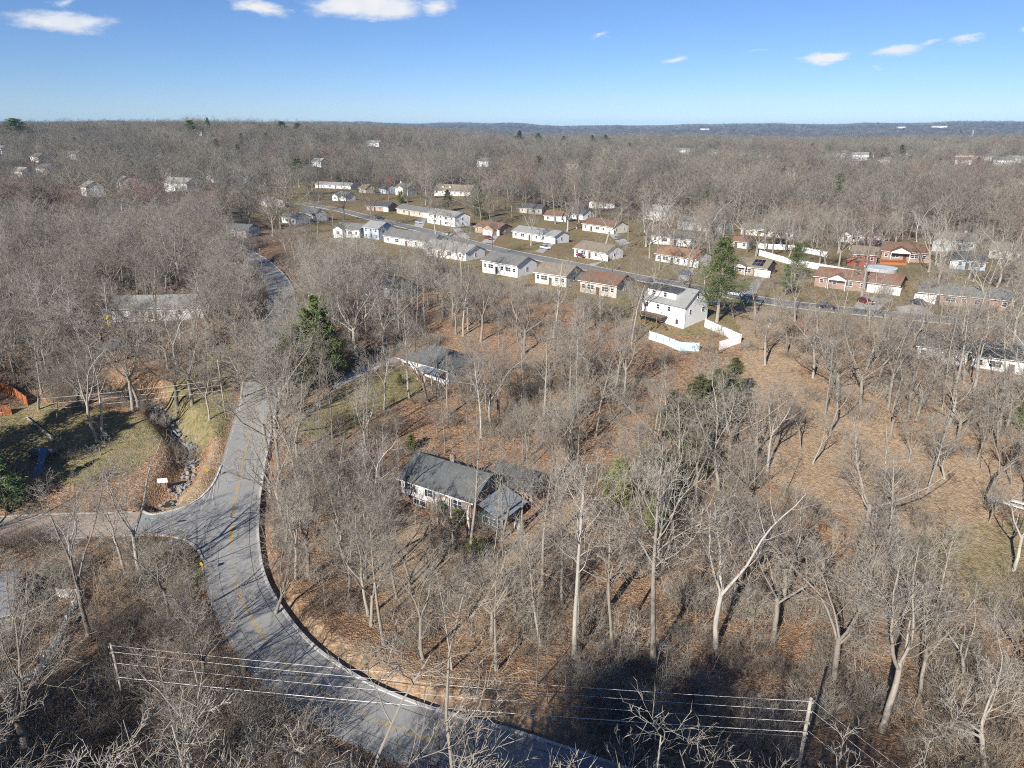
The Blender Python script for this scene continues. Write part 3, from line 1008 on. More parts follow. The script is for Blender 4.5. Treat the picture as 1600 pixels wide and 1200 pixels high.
# ------------------------------------------------------------------ houses
# the split-level house in the woodlot, in the middle of the picture
def main_house():
    p = at(739, 826)
    q = at(640, 789)
    d = (p - q)[:2]
    ang = math.atan2(d[1], d[0]); ang = max(min(ang, R(-33)), R(-44))
    ux, uy = np.array((math.cos(ang), math.sin(ang))), np.array((-math.sin(ang), math.cos(ang)))
    L, D = 13.2, 8.4
    c = p[:2] - ux * L / 2 + uy * D / 2
    e = empty('house', (c[0], c[1], p[2]), ang, 'split-level house of white siding over brick with streaked charcoal roof in the woodlot', 'house')
    FOOT.append((c[0], c[1], 8.6))
    FOOT.append((c[0] + ux[0] * 9 + uy[0] * 3, c[1] + ux[1] * 9 + uy[1] * 3, 7.0))
    x0, x1, y0, y1 = -L / 2, L / 2, -D / 2, D / 2
    wh, rh, split = 4.5, 2.3, -L / 2 + 7.0
    b = MB(); b.box(x0, split, y0 + .35, y1, -2.5, 1.9)
    b.obj('lower_wall', M['brick'], e)
    b = MB(); b.box(x0, split, y0, y1 + .002, 1.9, wh)
    b.obj('siding_wall', M['white'], e)
    b = MB(); b.box(split, x1, y0 + .12, y1 - .01, -2.5, wh)
    b.obj('brick_wall', M['brick'], e)
    b = MB()
    ym = 0.0
    b.poly([(x0 + .003, y0 + .1, wh), (x0 + .003, y1 - .1, wh), (x0 + .003, ym, wh + rh - .05), (x0 + .2, y0 + .1, wh), (x0 + .2, y1 - .1, wh), (x0 + .2, ym, wh + rh - .05)],
           [(1, 0, 2), (3, 4, 5), (0, 1, 4, 3), (0, 3, 5, 2), (4, 1, 2, 5)])
    b.obj('gable', M['tealsid'], e)
    b = MB()
    b.poly([(x1 - .2, y0 + .1, wh), (x1 - .2, y1 - .1, wh), (x1 - .2, ym, wh + rh - .05), (x1 - .003, y0 + .1, wh), (x1 - .003, y1 - .1, wh), (x1 - .003, ym, wh + rh - .05)],
           [(1, 0, 2), (3, 4, 5), (0, 1, 4, 3), (0, 3, 5, 2), (4, 1, 2, 5)])
    b.obj('gable', M['tealsid'], e)
    rf = gable_roof(e, x0, x1, y0, y1, wh, rh, M['r_char'], .42)
    MB().box(x0 - .5, x1 + .5, y0 - .56, y0 - .44, wh - .30, wh - .17).obj('gutter', M['trim'], e)
    cb = MB().box(-1.2, -.5, .9, 1.6, wh + 1.3, wh + rh + .8); cb.obj('chimney', M['brick'], rf)
    MB().tube((2.6, 1.2, wh + 1.4), (2.6, 1.2, wh + rh + .25), .09).obj('vent_pipe', M['black'], rf)
    MB().tube((-3.8, 1.5, wh + 1.2), (-3.8, 1.5, wh + rh + .1), .08).obj('vent_pipe', M['black'], rf)
    for x in (x0 + 1.8, x0 + 5.6):
        window(e, x, y0, 3.35, 0, 1.1, 1.2, 1); shutters(e, x, y0, 3.35, 0, 1.1, 1.2)
    window(e, x0 + 3.2, y0 + .35, .95, 0, 2.3, 1.0, 2)
    window(e, x1 - 3.1, y0 + .12, 3.0, 0, 2.5, 1.35, 3)
    MB().box(split + .7, split + 1.7, y0 + .06, y0 + .2, 1.2, 3.4).obj('door', M['doorw'], e)
    MB().box(split + .1, x1 + .1, y0 - 1.7, y0 + .118, -1.5, 1.15).obj('porch_slab', M['brick'], e)
    for x in (split + .5, (split + x1) / 2, x1 - .2):
        MB().box(x - .09, x + .09, y0 - 1.0, y0 - .82, 1.152, wh - .3).obj('porch_post', M['trim'], e)
    MB().box(x1 + .25, x1 + .43, y0 - 1.4, y0 - 1.22, -1.5, wh - .1).obj('porch_post', M['trim'], e)
    # sunroom with a lean-to metal roof against the end wall
    sx1 = x1 + 3.8
    b = MB(); b.box(x1 + .003, sx1, y0 + 1.4, y1 - 1.2, -2.5, 2.05)
    b.obj('sunroom', M['tealsid'], e)
    MB().slab([(x1 + .01, y0 + .9, 3.75), (sx1 + .6, y0 + .9, 2.15), (sx1 + .6, y1 - .8, 2.15), (x1 + .01, y1 - .8, 3.75)], .12).obj('sunroom_roof', M['r_blue'], e)
    for k in range(3):
        window(e, sx1, y0 + 2.3 + k * 1.35, 1.15, R(90), 1.05, 1.2, 1)
    for k in range(2):
        window(e, x1 + 1.3 + k * 1.8, y0 + 1.4, 1.15, 0, 1.2, 1.2, 1)
    # rear wing with its own dark gable roof
    b = MB(); gable_wall(b, x1 - 3.2, x1 + 4.4, y1 + .4, y1 + 6.6, -2.5, 3.0, 1.8)
    b.obj('rear_wing', M['brick'], e)
    gable_roof(e, x1 - 3.2, x1 + 4.4, y1 + .4, y1 + 6.6, 3.0, 1.8, M['r_dark'], .4, 'x', 'rear_roof')
    # heat pump beside the sunroom
    wp = (c + ux * (sx1 + 1.6) + uy * (y0 + 3.6))
    hb = empty('heat_pump', (wp[0], wp[1], Hs(*wp)), ang, 'grey box heat pump outside the sunroom of the split-level house', 'heat pump')
    MB().box(-.5, .5, -.5, .5, .0, 1.0).obj('casing', M['metal'], hb)
    MB().tube((0, 0, 1.0), (0, 0, 1.04), .4, n=14).obj('fan_grille', M['black'], hb)
    return c, ux, uy


HC, HUX, HUY = main_house()


def white_cottage():
    p = at(1067, 514)
    ang = R(-50)
    L, D = 12.5, 9.0
    ux, uy = np.array((math.cos(ang), math.sin(ang))), np.array((-math.sin(ang), math.cos(ang)))
    c = p[:2] - ux * L / 2 + uy * D / 2
    e = empty('house', (c[0], c[1], p[2]), ang, 'white sided house with long shed dormer and pale grey roof beside a blue-tarped fence', 'house')
    FOOT.append((c[0], c[1], 8.6))
    x0, x1, y0, y1 = -L / 2, L / 2, -D / 2, D / 2
    wh, rh = 5.0, 3.3
    b = MB(); gable_wall(b, x0, x1, y0, y1, -2, wh, rh)
    b.obj('wall', M['white'], e)
    gable_roof(e, x0, x1, y0, y1, wh, rh, M['r_pale'], .35)
    # shed dormer
    zf = wh + .75; yf = y0 + 1.1
    b = MB()
    v = [(x0 + .8, yf, zf - .4), (x1 - 3.4, yf, zf - .4), (x1 - 3.4, yf, zf + 1.75), (x0 + .8, yf, zf + 1.75), (x0 + .8, .3, wh + rh - .25), (x1 - 3.4, .3, wh + rh - .25), (x0 + .8, .3, zf - .4), (x1 - 3.4, .3, zf - .4)]
    b.poly(v, [(0, 1, 2, 3), (3, 2, 5, 4), (1, 7, 5, 2), (6, 0, 3, 4)])
    do = b.obj('dormer', M['white'], e)
    MB().slab([(x0 + .5, yf - .3, zf + 1.86), (x1 - 3.1, yf - .3, zf + 1.86), (x1 - 3.1, .4, wh + rh + .06), (x0 + .5, .4, wh + rh + .06)], .1).obj('dormer_roof', M['r_dark'], do)
    for k in range(2):
        window(e, x0 + 2.6 + k * 3.4, yf, zf + .95, 0, 1.0, 1.15, 1)
    for x in (x0 + 1.6, x0 + 5.0, x0 + 8.2):
        window(e, x, y0, 3.9, 0, 1.0, 1.2, 1)
    MB().box(x1 - 2.2, x1 - 1.5, y0 - .05, y0 + .05, .8, 1.9).obj('door', M['doord'], e)
    window(e, x1, y0 + 2.3, 3.6, R(90), .95, 1.25, 1)
    window(e, x1, y1 - 1.9, 3.6, R(90), .95, 1.25, 1)
    window(e, x1, .4, wh + 1.9, R(90), .9, 1.1, 1)
    MB().tube((x1 + .06, y0 + .3, -.5), (x1 + .06, y0 + .3, wh - .2), .06).obj('downpipe', M['trim'], e)
    # raised timber deck
    dk = (c + ux * -1.5 + uy * (y0 - 2.3))
    d = empty('deck', (dk[0], dk[1], p[2]), ang, 'raised weathered timber deck against the white house with the shed dormer', 'deck')
    for k in range(9):
        MB().box(-3.5, 3.5, -1.9 + k * .42, -1.9 + k * .42 + .38, 2.2, 2.26).obj('plank', M['wood'], d)
    for x in (-3.3, 0, 3.3):
        MB().box(x - .09, x + .09, -1.85, -1.67, -2, 3.2).obj('post', M['wood'], d)
    for z in (2.6, 3.1):
        MB().box(-3.4, 3.4, -1.95, -1.86, z, z + .09).obj('rail', M['wood'], d)
    for k in range(6):
        MB().box(3.6 + k * .35, 3.6 + k * .35 + .33, -1.6, -.6, 1.9 - k * .36, 1.96 - k * .36).obj('step', M['wood'], d)


white_cottage()


def lot_house():
    """the house up the driveway, partly behind trees"""
    e = house('house with dark hipped roof and white porch at the top of the concrete driveway', 700, 603, 13, 9.5, -38, 3.3, 2.4, 'white', 'r_char', 'WdwW', 'ww', hip=True, depth_bars=2)
    x0, y0 = -6.5, -4.75
    MB().slab([(x0 + 6.5, y0 - 2.4, 2.6), (x0 + 12.8, y0 - 2.4, 2.6), (x0 + 12.8, y0 + .2, 3.3), (x0 + 6.5, y0 + .2, 3.3)], .1).obj('porch_roof', M['r_blue'], e)
    for k in range(4):
        MB().box(x0 + 6.7 + k * 1.95, x0 + 6.85 + k * 1.95, y0 - 2.3, y0 - 2.15, -1.5, 2.5).obj('porch_post', M['trim'], e)


lot_house()
house('low house under a dark hipped roof almost hidden by twigs beyond the driveway house', 618, 468, 13, 9, -35, 2.8, 2.2, 'greysid', 'r_dark', 'wWdw', 'w', hip=True)
house('long white house with pale roof glimpsed through the trees by the yellow slide', 318, 497, 21, 9, 6, 2.9, 2.0, 'white', 'r_pale', 'wWdwwG', 'w')
house('teal house deep in shade among dark trunks', 212, 405, 11, 8, -20, 2.8, 2.0, 'tealsid', 'r_dark', 'wdw', 'w')
house('grey-roofed house half behind the trees above the bend of the road', 385, 372, 13, 9, -20, 2.8, 2.0, 'greysid', 'r_char', 'wwdw', 'w')
house('cream house with a pale grey roof at the end of the bend', 417, 324, 13, 10, -55, 2.9, 2.0, 'cream', 'r_pale', 'wdw', 'ww')
house('light blue two-storey house with dark gable beside a small pine', 394, 287, 10, 9, -30, 4.8, 2.8, 'bluesid', 'r_dark', 'wdw', 'w', storeys=2, side_gable=(3, 4, 2, 'w'))
# rows along the street, near corner in picture points
house('white two-storey house with tall white chimney at the back of the subdivision', 637, 306, 11, 9, -35, 5.0, 2.6, 'cream', 'r_grey', 'wdw', 'w', storeys=2, chimney=(-4.4, 'trim'), side_gable=(2.5, 5.5, 4, 'G'))
house('white house with two dormers in a long grey-brown roof', 735, 307, 22, 9, -28, 3.2, 3.4, 'white', 'r_tan', 'wwdwwG', 'w', dormers=(-8, -2.5), lx=678)
house('long white ranch with pale roof at the far end of the street', 548, 296, 22, 8, -28, 2.7, 1.6, 'white', 'r_pale', 'wwWdwG', 'w', lx=488)
house('white twin-gabled house below the long white ranch', 540, 314, 10, 8, -38, 2.8, 2.2, 'white', 'r_grey', 'wdw', 'w', side_gable=(-2, 5, 2.5, 'w'))
house('beige gabled house between the ranch and the blue-grey house', 571, 302, 9, 8, -50, 3.0, 2.6, 'beige', 'r_tan', 'wdw', 'w')
house('blue-grey gabled house with a steep roof', 603, 303, 10, 8, -55, 3.2, 2.8, 'bluesid', 'r_dark', 'wdw', 'w')
house('brick house under a dark roof next to a round green shrub', 607, 331, 14, 8, -25, 2.7, 1.8, 'brick_tan', 'r_dark', 'wdWg', 'w')
house('long low tan ranch with a streaked grey roof', 668, 341, 18, 8, -50, 2.7, 1.7, 'beige', 'r_grey', 'wWdwwg', 'w', lx=620)
house('white split-level with a grey roof beside the long tan ranch', 711, 355, 16, 8.5, -50, 4.4, 1.8, 'white', 'r_pale', 'wWdWw', 'w', storeys=2, lx=668)
house('ranch with red-brown roof, brick garage and cream front', 778, 368, 16, 9, -40, 2.7, 1.7, 'brick_tan', 'r_red', 'wdWG', 'w', side_gable=(3, 6, 2.5, 'G'), lx=742)
house('grey gabled house behind bare trees at the street corner', 489, 346, 13, 8, -50, 3.4, 2.2, 'greysid', 'r_char', 'wdw', 'w')
house('white house with low roof just before the grey gable', 462, 351, 11, 8, -40, 3.0, 1.8, 'white', 'r_grey', 'wWdw', 'w')
house('white house with two front gables behind the hillside trees', 562, 372, 12, 8, -25, 3.2, 1.9, 'white', 'r_grey', 'WdWw', 'w', side_gable=(-3, 4.5, 2, 'w'))
house('pale blue two-level house glimpsed between twigs', 592, 375, 9, 8, -40, 4.4, 2.0, 'bluesid', 'r_pale', 'wdw', 'w', storeys=2)
house('white house with a wide weathered grey roof behind the wood edge', 672, 391, 17, 9, -42, 3.0, 2.0, 'white', 'r_grey', 'wWdww', 'w', lx=600)
house('small white house with grey roof right beside the street kerb', 728, 408, 14, 9, -42, 2.8, 1.9, 'white', 'r_pale', 'wdWw', 'w', lx=662)
house('white long back-lot house screened by a row of saplings', 808, 434, 17, 8.5, -44, 3.6, 1.9, 'white', 'r_grey', 'wWdwWw', 'w', lx=754)
house('cream house with tan roof between the sapling-screened house and the brown-roofed tan house', 884, 449, 15, 8.5, -38, 3.2, 2.1, 'cream', 'r_tan', 'wWdww', 'w', lx=836)
house('tan house with brown roof and a timber-fenced yard', 962, 466, 17, 8.5, -40, 3.4, 2.0, 'beige', 'r_brown', 'wWdWw', 'w', lx=906)
house('dark-roofed tan house under the reddish maples', 846, 335, 13, 8, -30, 2.7, 1.9, 'beige', 'r_dark', 'wdWw', 'w')
house('small white gabled house under the reddish maples', 884, 347, 11, 8, -25, 2.7, 1.9, 'white', 'r_brown', 'wdw', 'w')
house('white gabled garage house just beyond the maples', 910, 344, 8, 8, -50, 2.8, 2.1, 'white', 'r_char', 'wg', 'w')
house('cream house with brown roof at the wood edge behind the brown-roofed ranch', 958, 326, 14, 9, -25, 3.0, 2.2, 'cream', 'r_brown', 'wdWG', 'w', side_gable=(-4, 5, 2, 'w'))
house('brown-roofed ranch with cream front and grey gable end', 957, 366, 18, 9.5, -50, 3.0, 2.0, 'cream', 'r_brown', 'wdWwG', 'ww', lx=910)
house('white ranch with pale grey roof in the middle of the street row', 866, 381, 18, 8.5, -46, 2.8, 1.7, 'white', 'r_pale', 'wWdwwG', 'w', lx=801)
house('white ranch with brown-grey roof behind the maroon car', 946, 408, 16, 9, -48, 2.8, 2.0, 'white', 'r_tan', 'wWdwG', 'w', lx=897)
house('tall white gabled house behind bare yard trees', 1040, 346, 12, 9, -40, 4.6, 2.6, 'white', 'r_pale', 'wdw', 'w', storeys=2)
house('long grey-roofed ranch with a blue-grey gable end', 1127, 364, 20, 8.5, -46, 3.0, 2.0, 'greysid', 'r_grey', 'wwWdwg', 'w', chimney=(3, 'trim'), lx=1058)
house('white house with grey front behind the rusty-roofed ranch', 1078, 386, 15, 8, -42, 2.9, 1.8, 'white', 'r_grey', 'wWdw', 'w', lx=1016)
house('ranch with a rusty orange roof and white walls', 1086, 418, 18, 9, -46, 2.8, 1.9, 'white', 'r_orange', 'wWdwwG', 'ww', lx=1024)
house('small white shed with red-brown roof inside the white fence', 1168, 389, 7.5, 5.5, -36, 2.5, 1.3, 'white', 'r_red', 'dw', 'w', name='shed', cat='shed', lx=1143)
house('tan-roofed brick ranch with black solar panels', 1196, 434, 12, 9, -36, 2.8, 1.8, 'brick_tan', 'r_tan', 'wWdG', 'w', portico=(-3.2, 3.6, 1.2), solar=True, lx=1150)
house('long pale ranch with white portico and chimney at the wood edge', 1238, 374, 23, 8, -36, 2.9, 1.7, 'cream', 'r_grey', 'wwWwdww', 'w', portico=(-1.5, 4, 1.6), chimney=(2.5, 'trim'), lx=1157)
house('beige house with grey roof and white gable behind the parked white car', 1374, 381, 16, 9, -32, 2.9, 2.2, 'cream', 'r_grey', 'wWdw', 'w', side_gable=(-5.5, 5, 2.5, 'w'), lx=1316)
house('red brick cottage with white door beside the round pool', 1368, 413, 10, 9, -28, 3.0, 2.0, 'redsid', 'r_tan', 'wDw', 'w', shut=False, lx=1328)
house('large brick house with brown roof and white porch gable above a red deck', 1450, 411, 21, 11, -26, 3.2, 2.2, 'brick', 'r_brown', 'wWdWw', 'w', portico=(-1.5, 6, 2.2), lx=1376)
house('grey gabled house with a small rooftop chimney', 1522, 392, 15, 9, -26, 3.2, 2.4, 'greysid', 'r_grey', 'wwdW', 'w', side_gable=(-4.5, 6, 3, 'w'), chimney=(3, 'trim'), lx=1460)
house('dark-roofed house with a pale blue garage end', 1538, 423, 15, 8.5, -28, 2.8, 1.7, 'bluesid', 'r_dark', 'gwdWw', 'w', lx=1482)
house('white gabled house beneath rust-coloured twigs', 1592, 407, 9, 8, -40, 2.9, 2.2, 'cream', 'r_tan', 'wdw', 'w')
house('long brick ranch with red-brown roof, white portico and garage doors', 1402, 462, 23, 9, -38, 2.8, 1.9, 'brick', 'r_red', 'wwWwGG', 'w', portico=(-4.5, 5, 1.6), lx=1272)
house('brick ranch with grey roof and white garage beside the dark car', 1578, 487, 24, 9, -30, 2.8, 1.8, 'brick', 'r_grey', 'GdWww-w', 'w', lx=1434)
house('white sided house seen from behind at the edge of the clearing', 1508, 573, 13, 9, -26, 3.4, 2.0, 'white', 'r_dark', 'w-w-', 'w', lx=1430)
house('white house cut by the picture edge beside the clearing', 1616, 590, 14, 9, -26, 3.2, 2.0, 'white', 'r_dark', 'wWdw', 'w', lx=1515)
house('low house with a blue-grey roof behind the white picket fence', 22, 985, 12, 9, 28, 2.6, 1.6, 'greysid', 'r_blue', 'wdW', 'w')
# far houses between the trees
for (lb, px, py, wl, rf, an, L), (kx, ky) in zip(far, KNOLLS):
    u_, v_, _ = to_px(np.array([[kx, ky, Hs(kx, ky)]]))
    house(lb, float(u_[0]) + 3, float(v_[0]) + 2, L, 9, an, 4.8, 2.4, wl, rf, 'wdw', 'w', group='houses scattered through the far woods')
for k, (px, py, L) in enumerate(((1480, 199, 60), (1415, 200, 34), (1108, 203, 40), (704, 203, 22))):
    lb = ['long white building on the distant blue hills at the end of the ridge', 'small white building on the distant blue hills', 'long pale building at the foot of the distant hills', 'white dot of a building on the distant blue hills'][k]
    house(lb, px, py, L * 1.6, 30, -10, 9, 3, 'white', 'r_pale', '', '', name='building', cat='building')


# ------------------------------------------------------------------ fences
def fence_run(label, pix, h, pw, mat_, kind='panel', post=.12, cat='fence', group=None, name='fence'):
    pts = [at(*p)[:2] for p in pix]
    p0 = pts[0]
    e = empty(name, (p0[0], p0[1], Hs(*p0)), 0, label, cat, group)
    z0 = Hs(*p0)
    for a, b in zip(pts[:-1], pts[1:]):
        d = b - a; Ln = float(np.linalg.norm(d)); n = max(1, round(Ln / pw)); w = Ln / n
        ang = math.atan2(d[1], d[0])
        for k in range(n + 1):
            q = a + d * k / n
            zq = Hs(*q)
            def po():
                b_ = MB().box(-post / 2, post / 2, -post / 2, post / 2, -.8, h + .08)
                b_.box(-post / 2 - .03, post / 2 + .03, -post / 2 - .03, post / 2 + .03, h + .08, h + .13)
                return b_.mesh('post', mat_)
            if k < n or (b is pts[-1]):
                link('post', cached(('fpost', h, post, mat_.name), po), e, (q[0] - p0[0], q[1] - p0[1], zq - z0), (0, 0, ang))
            if k == n:
                continue
            q2 = a + d * (k + 1) / n
            pit = math.atan2(Hs(*q2) - zq, w)
            wi = round(w - post - .01, 2)
            def pa():
                b_ = MB()
                if kind == 'panel':
                    nb = max(3, int(wi / .3)); bw = wi / nb
                    for i in range(nb):
                        b_.box(i * bw + .006, (i + 1) * bw - .006, -.02, .02, -.25, h - .12)
                    b_.box(0, wi, -.045, .045, h - .118, h); b_.box(0, wi, -.04, .04, .05, .17) if False else None
                elif kind == 'picket':
                    nb = max(4, int(wi / .17)); bw = wi / nb
                    for i in range(nb):
                        b_.box(i * bw + .03, (i + 1) * bw - .03, -.012, .012, .05, h)
                    b_.box(0, wi, .014, .05, h * .25, h * .25 + .08); b_.box(0, wi, .014, .05, h * .75, h * .75 + .08)
                elif kind == 'rail':
                    for z in (.35, .75, 1.12):
                        b_.box(0, wi, -.03, .03, z, z + .12)
                elif kind == 'mesh':
                    for z in np.linspace(.1, h - .05, 5):
                        b_.box(0, wi, -.008, .008, z, z + .018)
                    for i in range(7):
                        b_.box(wi * i / 7, wi * i / 7 + .015, -.006, .006, .119, h - .06)
                return b_.mesh('panel', mat_)
            off = (post / 2 + .005)
            ca, sa = math.cos(ang), math.sin(ang)
            link('panel', cached(('fpan', kind, h, wi, mat_.name), pa), e, (q[0] - p0[0] + ca * off, q[1] - p0[1] + sa * off, zq - z0), (0, -pit, ang))
    return e


fence_run('long white vinyl privacy fence running behind the brick ranch', [(1182, 398), (1230, 412), (1300, 425), (1412, 444)], 1.9, 2.4, M['vinyl'])
fence_run('white vinyl fence along the far side of the fenced yards', [(1184, 388), (1240, 391), (1292, 402)], 1.9, 2.4, M['vinyl'])
fence_run('white vinyl fence closing the yard of the white house with dormer', [(1101, 511), (1126, 522), (1157, 536), (1124, 547)], 1.9, 2.4, M['vinyl'])
fence_run('pale blue tarp-covered fence below the white house with dormer', [(1014, 530), (1036, 537), (1062, 548), (1092, 549)], 1.9, 1.6, M['tarp'], 'panel')
fence_run('low white picket fence in the brush beside the blue-grey roof', [(92, 934), (126, 934), (96, 1000), (60, 1062), (0, 1085)], 1.3, 2.3, M['vinyl'], 'picket', .14)
fence_run('brown post and rail fence beside the tan brown-roofed house', [(952, 497), (974, 488), (992, 480)], 1.4, 2.2, M['wood'], 'rail', .18)
fence_run('orange stained timber fence at the wooded yard edge', [(-30, 622), (0, 610), (22, 618), (44, 634)], 1.8, 2.2, M['wood_red'], 'panel')
fence_run('orange stained timber screen below the longer orange fence', [(-30, 652), (0, 650), (19, 648)], 2.0, 2.2, M['wood_red'], 'panel')
fence_run('thin wire fence on wooden posts across the shaded lawn', [(-20, 715), (40, 703), (85, 705), (120, 708), (158, 711)], 1.3, 4.5, M['wood'], 'mesh', .14)
fence_run('white vinyl fence piece beside the kerb of the back gardens', [(1290, 450), (1284, 428)], 1.8, 2.4, M['vinyl'])


# ------------------------------------------------------------------ utility poles and wires
def pole(label, px, py, h, r=.16, arms=True, top_px=None):
    p = at(px, py)
    e = empty('utility_pole', p, 0, label, 'utility pole', 'utility poles along the road')
    MB().tube((0, 0, -1.5), (0, 0, h), r, r * .68, 10).obj('post', M['wood_pole'], e, smooth=True)
    return e, p


def height_for(p, ty):
    """height above ground point p at which a vertical line reaches picture row ty"""
    lo, hi = 0.0, 45.0
    for _ in range(40):
        m_ = .5 * (lo + hi)
        y = to_px(np.array([[p[0], p[1], p[2] + m_]]))[1][0]
        if y > ty: lo = m_
        else: hi = m_
    return lo


pr_p = None
bx = 1268 - .183 * (1262 - 1090)
pr_p = at(bx, 1262)
hR = height_for(pr_p, 1090)
pl_p = at(198, 1112)
hL = height_for(pl_p, 1005)
eR, _ = pole('tall bare wooden utility pole standing in the brush below the big trees', bx, 1262, hR, .19)
eL, _ = pole('grey utility pole in the thicket between picket fence and road', 198, 1112, hL, .17)
eM, pm_p = pole('slim pale utility pole on the verge across the road from the driveway', 353, 652, height_for(at(353, 652), 562), .14)
eM2, pm2 = pole('utility pole at the far bend of the road', 412, 440, height_for(at(412, 440), 388), .14)


def insulator(parent, z, dx):
    def me():
        b = MB().tube((0, 0, 0), (0, -.28, 0), .03, n=6)
        b.tube((0, -.28, -.07), (0, -.28, .07), .07, .05, 8)
        return b.mesh('insulator', M['metal'])
    link('insulator', cached('insul', me), parent, (dx, -.1, z))


drops = [(.15, .1), (1.1, .9), (2.25, 2.3), (3.3, 4.1), (3.75, 4.4)]
wl_lab = ['topmost bare wire strung between the two roadside poles', 'second wire from the top between the two roadside poles', 'third wire down between the two roadside poles',
          'bright thick cable fourth down between the two roadside poles', 'lowest thin cable between the two roadside poles']


def wire(label, a, b, sag, r, mat_):
    n = 26
    pts = []
    for k in range(n + 1):
        t = k / n
        q = Vector(a).lerp(Vector(b), t)
        q.z -= sag * 4 * t * (1 - t)
        pts.append(q)
    mb = MB()
    for i in range(n):
        mb.tube(pts[i], pts[i + 1], r, n=5, cap=False)
    o = mb.obj('power_line', mat_)
    tag(o, label, 'power line', 'overhead wires')


PL, PR = Vector(pl_p), Vector(pr_p)
for k, ((dr, dl), lb) in enumerate(zip(drops, wl_lab)):
    zr, zl = hR - dr, max(hL - dl * .95, 2.5)
    insulator(eR, zr, 0); insulator(eL, zl, 0)
    wire(lb, PL + Vector((.12, -.2, zl)), PR + Vector((-.12, -.25, zr)), .55, (.017, .017, .016, .033, .014)[k], M['wire'] if k != 4 else M['cable'])
w2 = at(1420, 1330)
for k, dr in enumerate((.2, 1.2, 3.3)):
    wire(['upper guy wire slanting down from the tall brush pole', 'middle wire leaving the tall brush pole towards the lower corner', 'lowest cable leaving the tall brush pole towards the lower corner'][k],
         PR + Vector((.15, -.1, hR - dr)), Vector((w2[0] + 6, w2[1] - 6, w2[2] + 5.5 - dr)), .3, .022, M['cable'])
PM = Vector(pm_p)
lefts = Vector(at(-60, 690)) + Vector((0, 0, 4))
for k in range(3):
    wire(['upper wire crossing the shaded left lawn', 'middle wire crossing the shaded left lawn', 'lower wire crossing the shaded left lawn'][k],
         PM + Vector((-.12, -.1, 7.2 - k * 1.0)), lefts + Vector((0, 0, 3 - k * 1.0)), .5, .022, M['wire'])


# ------------------------------------------------------------------ signs and small things
def sign_post(label, px, py, h, face, shape, fw, fh, rz=0):
    p = at(px, py)
    e = empty('road_sign', p, rz, label, 'road sign')
    MB().tube((0, .04, -.3), (0, .04, h), .035, n=6).obj('post', M['metal'], e)
    b = MB()
    if shape == 'diamond':
        r = fw / math.sqrt(2)
        zc = h - r * .6
        b.poly([(0, -.03, zc - r), (r, -.03, zc), (0, -.03, zc + r), (-r, -.03, zc), (0, 0, zc - r), (r, 0, zc), (0, 0, zc + r), (-r, 0, zc)], [(0, 1, 2, 3), (7, 6, 5, 4), (0, 4, 5, 1), (1, 5, 6, 2), (2, 6, 7, 3), (3, 7, 4, 0)])
    else:
        b.box(-fw / 2, fw / 2, -.03, 0, h - fh, h)
    b.obj('face', face, e)
    return e


sign_post('small yellow diamond warning sign on the verge above the creek', 326, 752, 2.2, M['yellow_sign'], 'diamond', .55, .55, R(15))
sign_post('small yellow warning sign at the grassy corner below the junction', 318, 900, 2.0, M['yellow_sign'], 'diamond', .5, .5, R(-20))
e = sign_post('green street name sign on a thin post at the junction corner', 239, 838, 2.9, M['green_sign'], 'rect', 1.15, .26, R(8))
tx = bpy.data.meshes.new('lettering')
tb = MB()
xx = -.46
for wv, gap in ((.09, .05), (.05, .04), (.08, .05), (.07, .05), (.04, .09), (.09, .05), (.06, .04), (.08, .05), (.05, .05)):   # strokes too small to read in the photograph
    tb.box(xx, xx + wv, -.036, -.031, 2.71, 2.83); xx += wv + gap
tb.obj('lettering', M['trim'], e)
p = at(256, 763)
e = empty('notice_board', p, R(12), 'white rectangular yard board on a low brown stand beside the creek mouth', 'yard sign')
MB().box(-.75, .75, -.05, .05, 1.0, 1.75).obj('face', M['trim'], e)
for sx in (-1, 1):
    MB().box(sx * .5 - .06, sx * .5 + .06, -.045, .045, -.3, .998).obj('leg', M['wood'], e)
MB().box(-.3, .3, .06, .5, .0, .85).obj('stand_box', M['wood'], e)


def slide_set():
    p = at(172, 522)
    e = empty('play_slide', p, R(30), 'yellow plastic slide on a dark frame among the trunks', 'slide')
    n = 7
    b = MB()
    for i in range(n):
        t0, t1 = i / n, (i + 1) / n
        f = lambda t: (-.2 * t, -3.0 * t, 2.2 * (1 - t) ** 1.3 + .3 + 2.0)
        a, c = f(t0), f(t1)
        b.slab([(-.4, a[1], a[2]), (-.4, c[1], c[2]), (.4, c[1], c[2]), (.4, a[1], a[2])], .06)
        for s_ in (-.45, .4):
            b.slab([(s_, a[1], a[2] + .25), (s_, c[1], c[2] + .25), (s_ + .05, c[1], c[2] + .25), (s_ + .05, a[1], a[2] + .25)], .3)
    b.obj('chute', M['yellow'], e)
    for x in (-.5, .5):
        for y in (.1, 1.3):
            MB().box(x - .07, x + .07, y - .07, y + .07, -.5, 5.0).obj('post', M['wood'], e)
    MB().box(-.6, .6, 0.2, 1.2, 4.1, 4.2).obj('platform', M['wood'], e)
    b = MB(); b.slab([(-.8, -.2, 5.0), (.8, -.2, 5.0), (.8, .7, 5.7), (-.8, .7, 5.7)], .06); b.slab([(.8, 1.6, 5.0), (-.8, 1.6, 5.0), (-.8, .7, 5.7), (.8, .7, 5.7)], .06)
    b.obj('canopy', M['blueplay'], e)


slide_set()


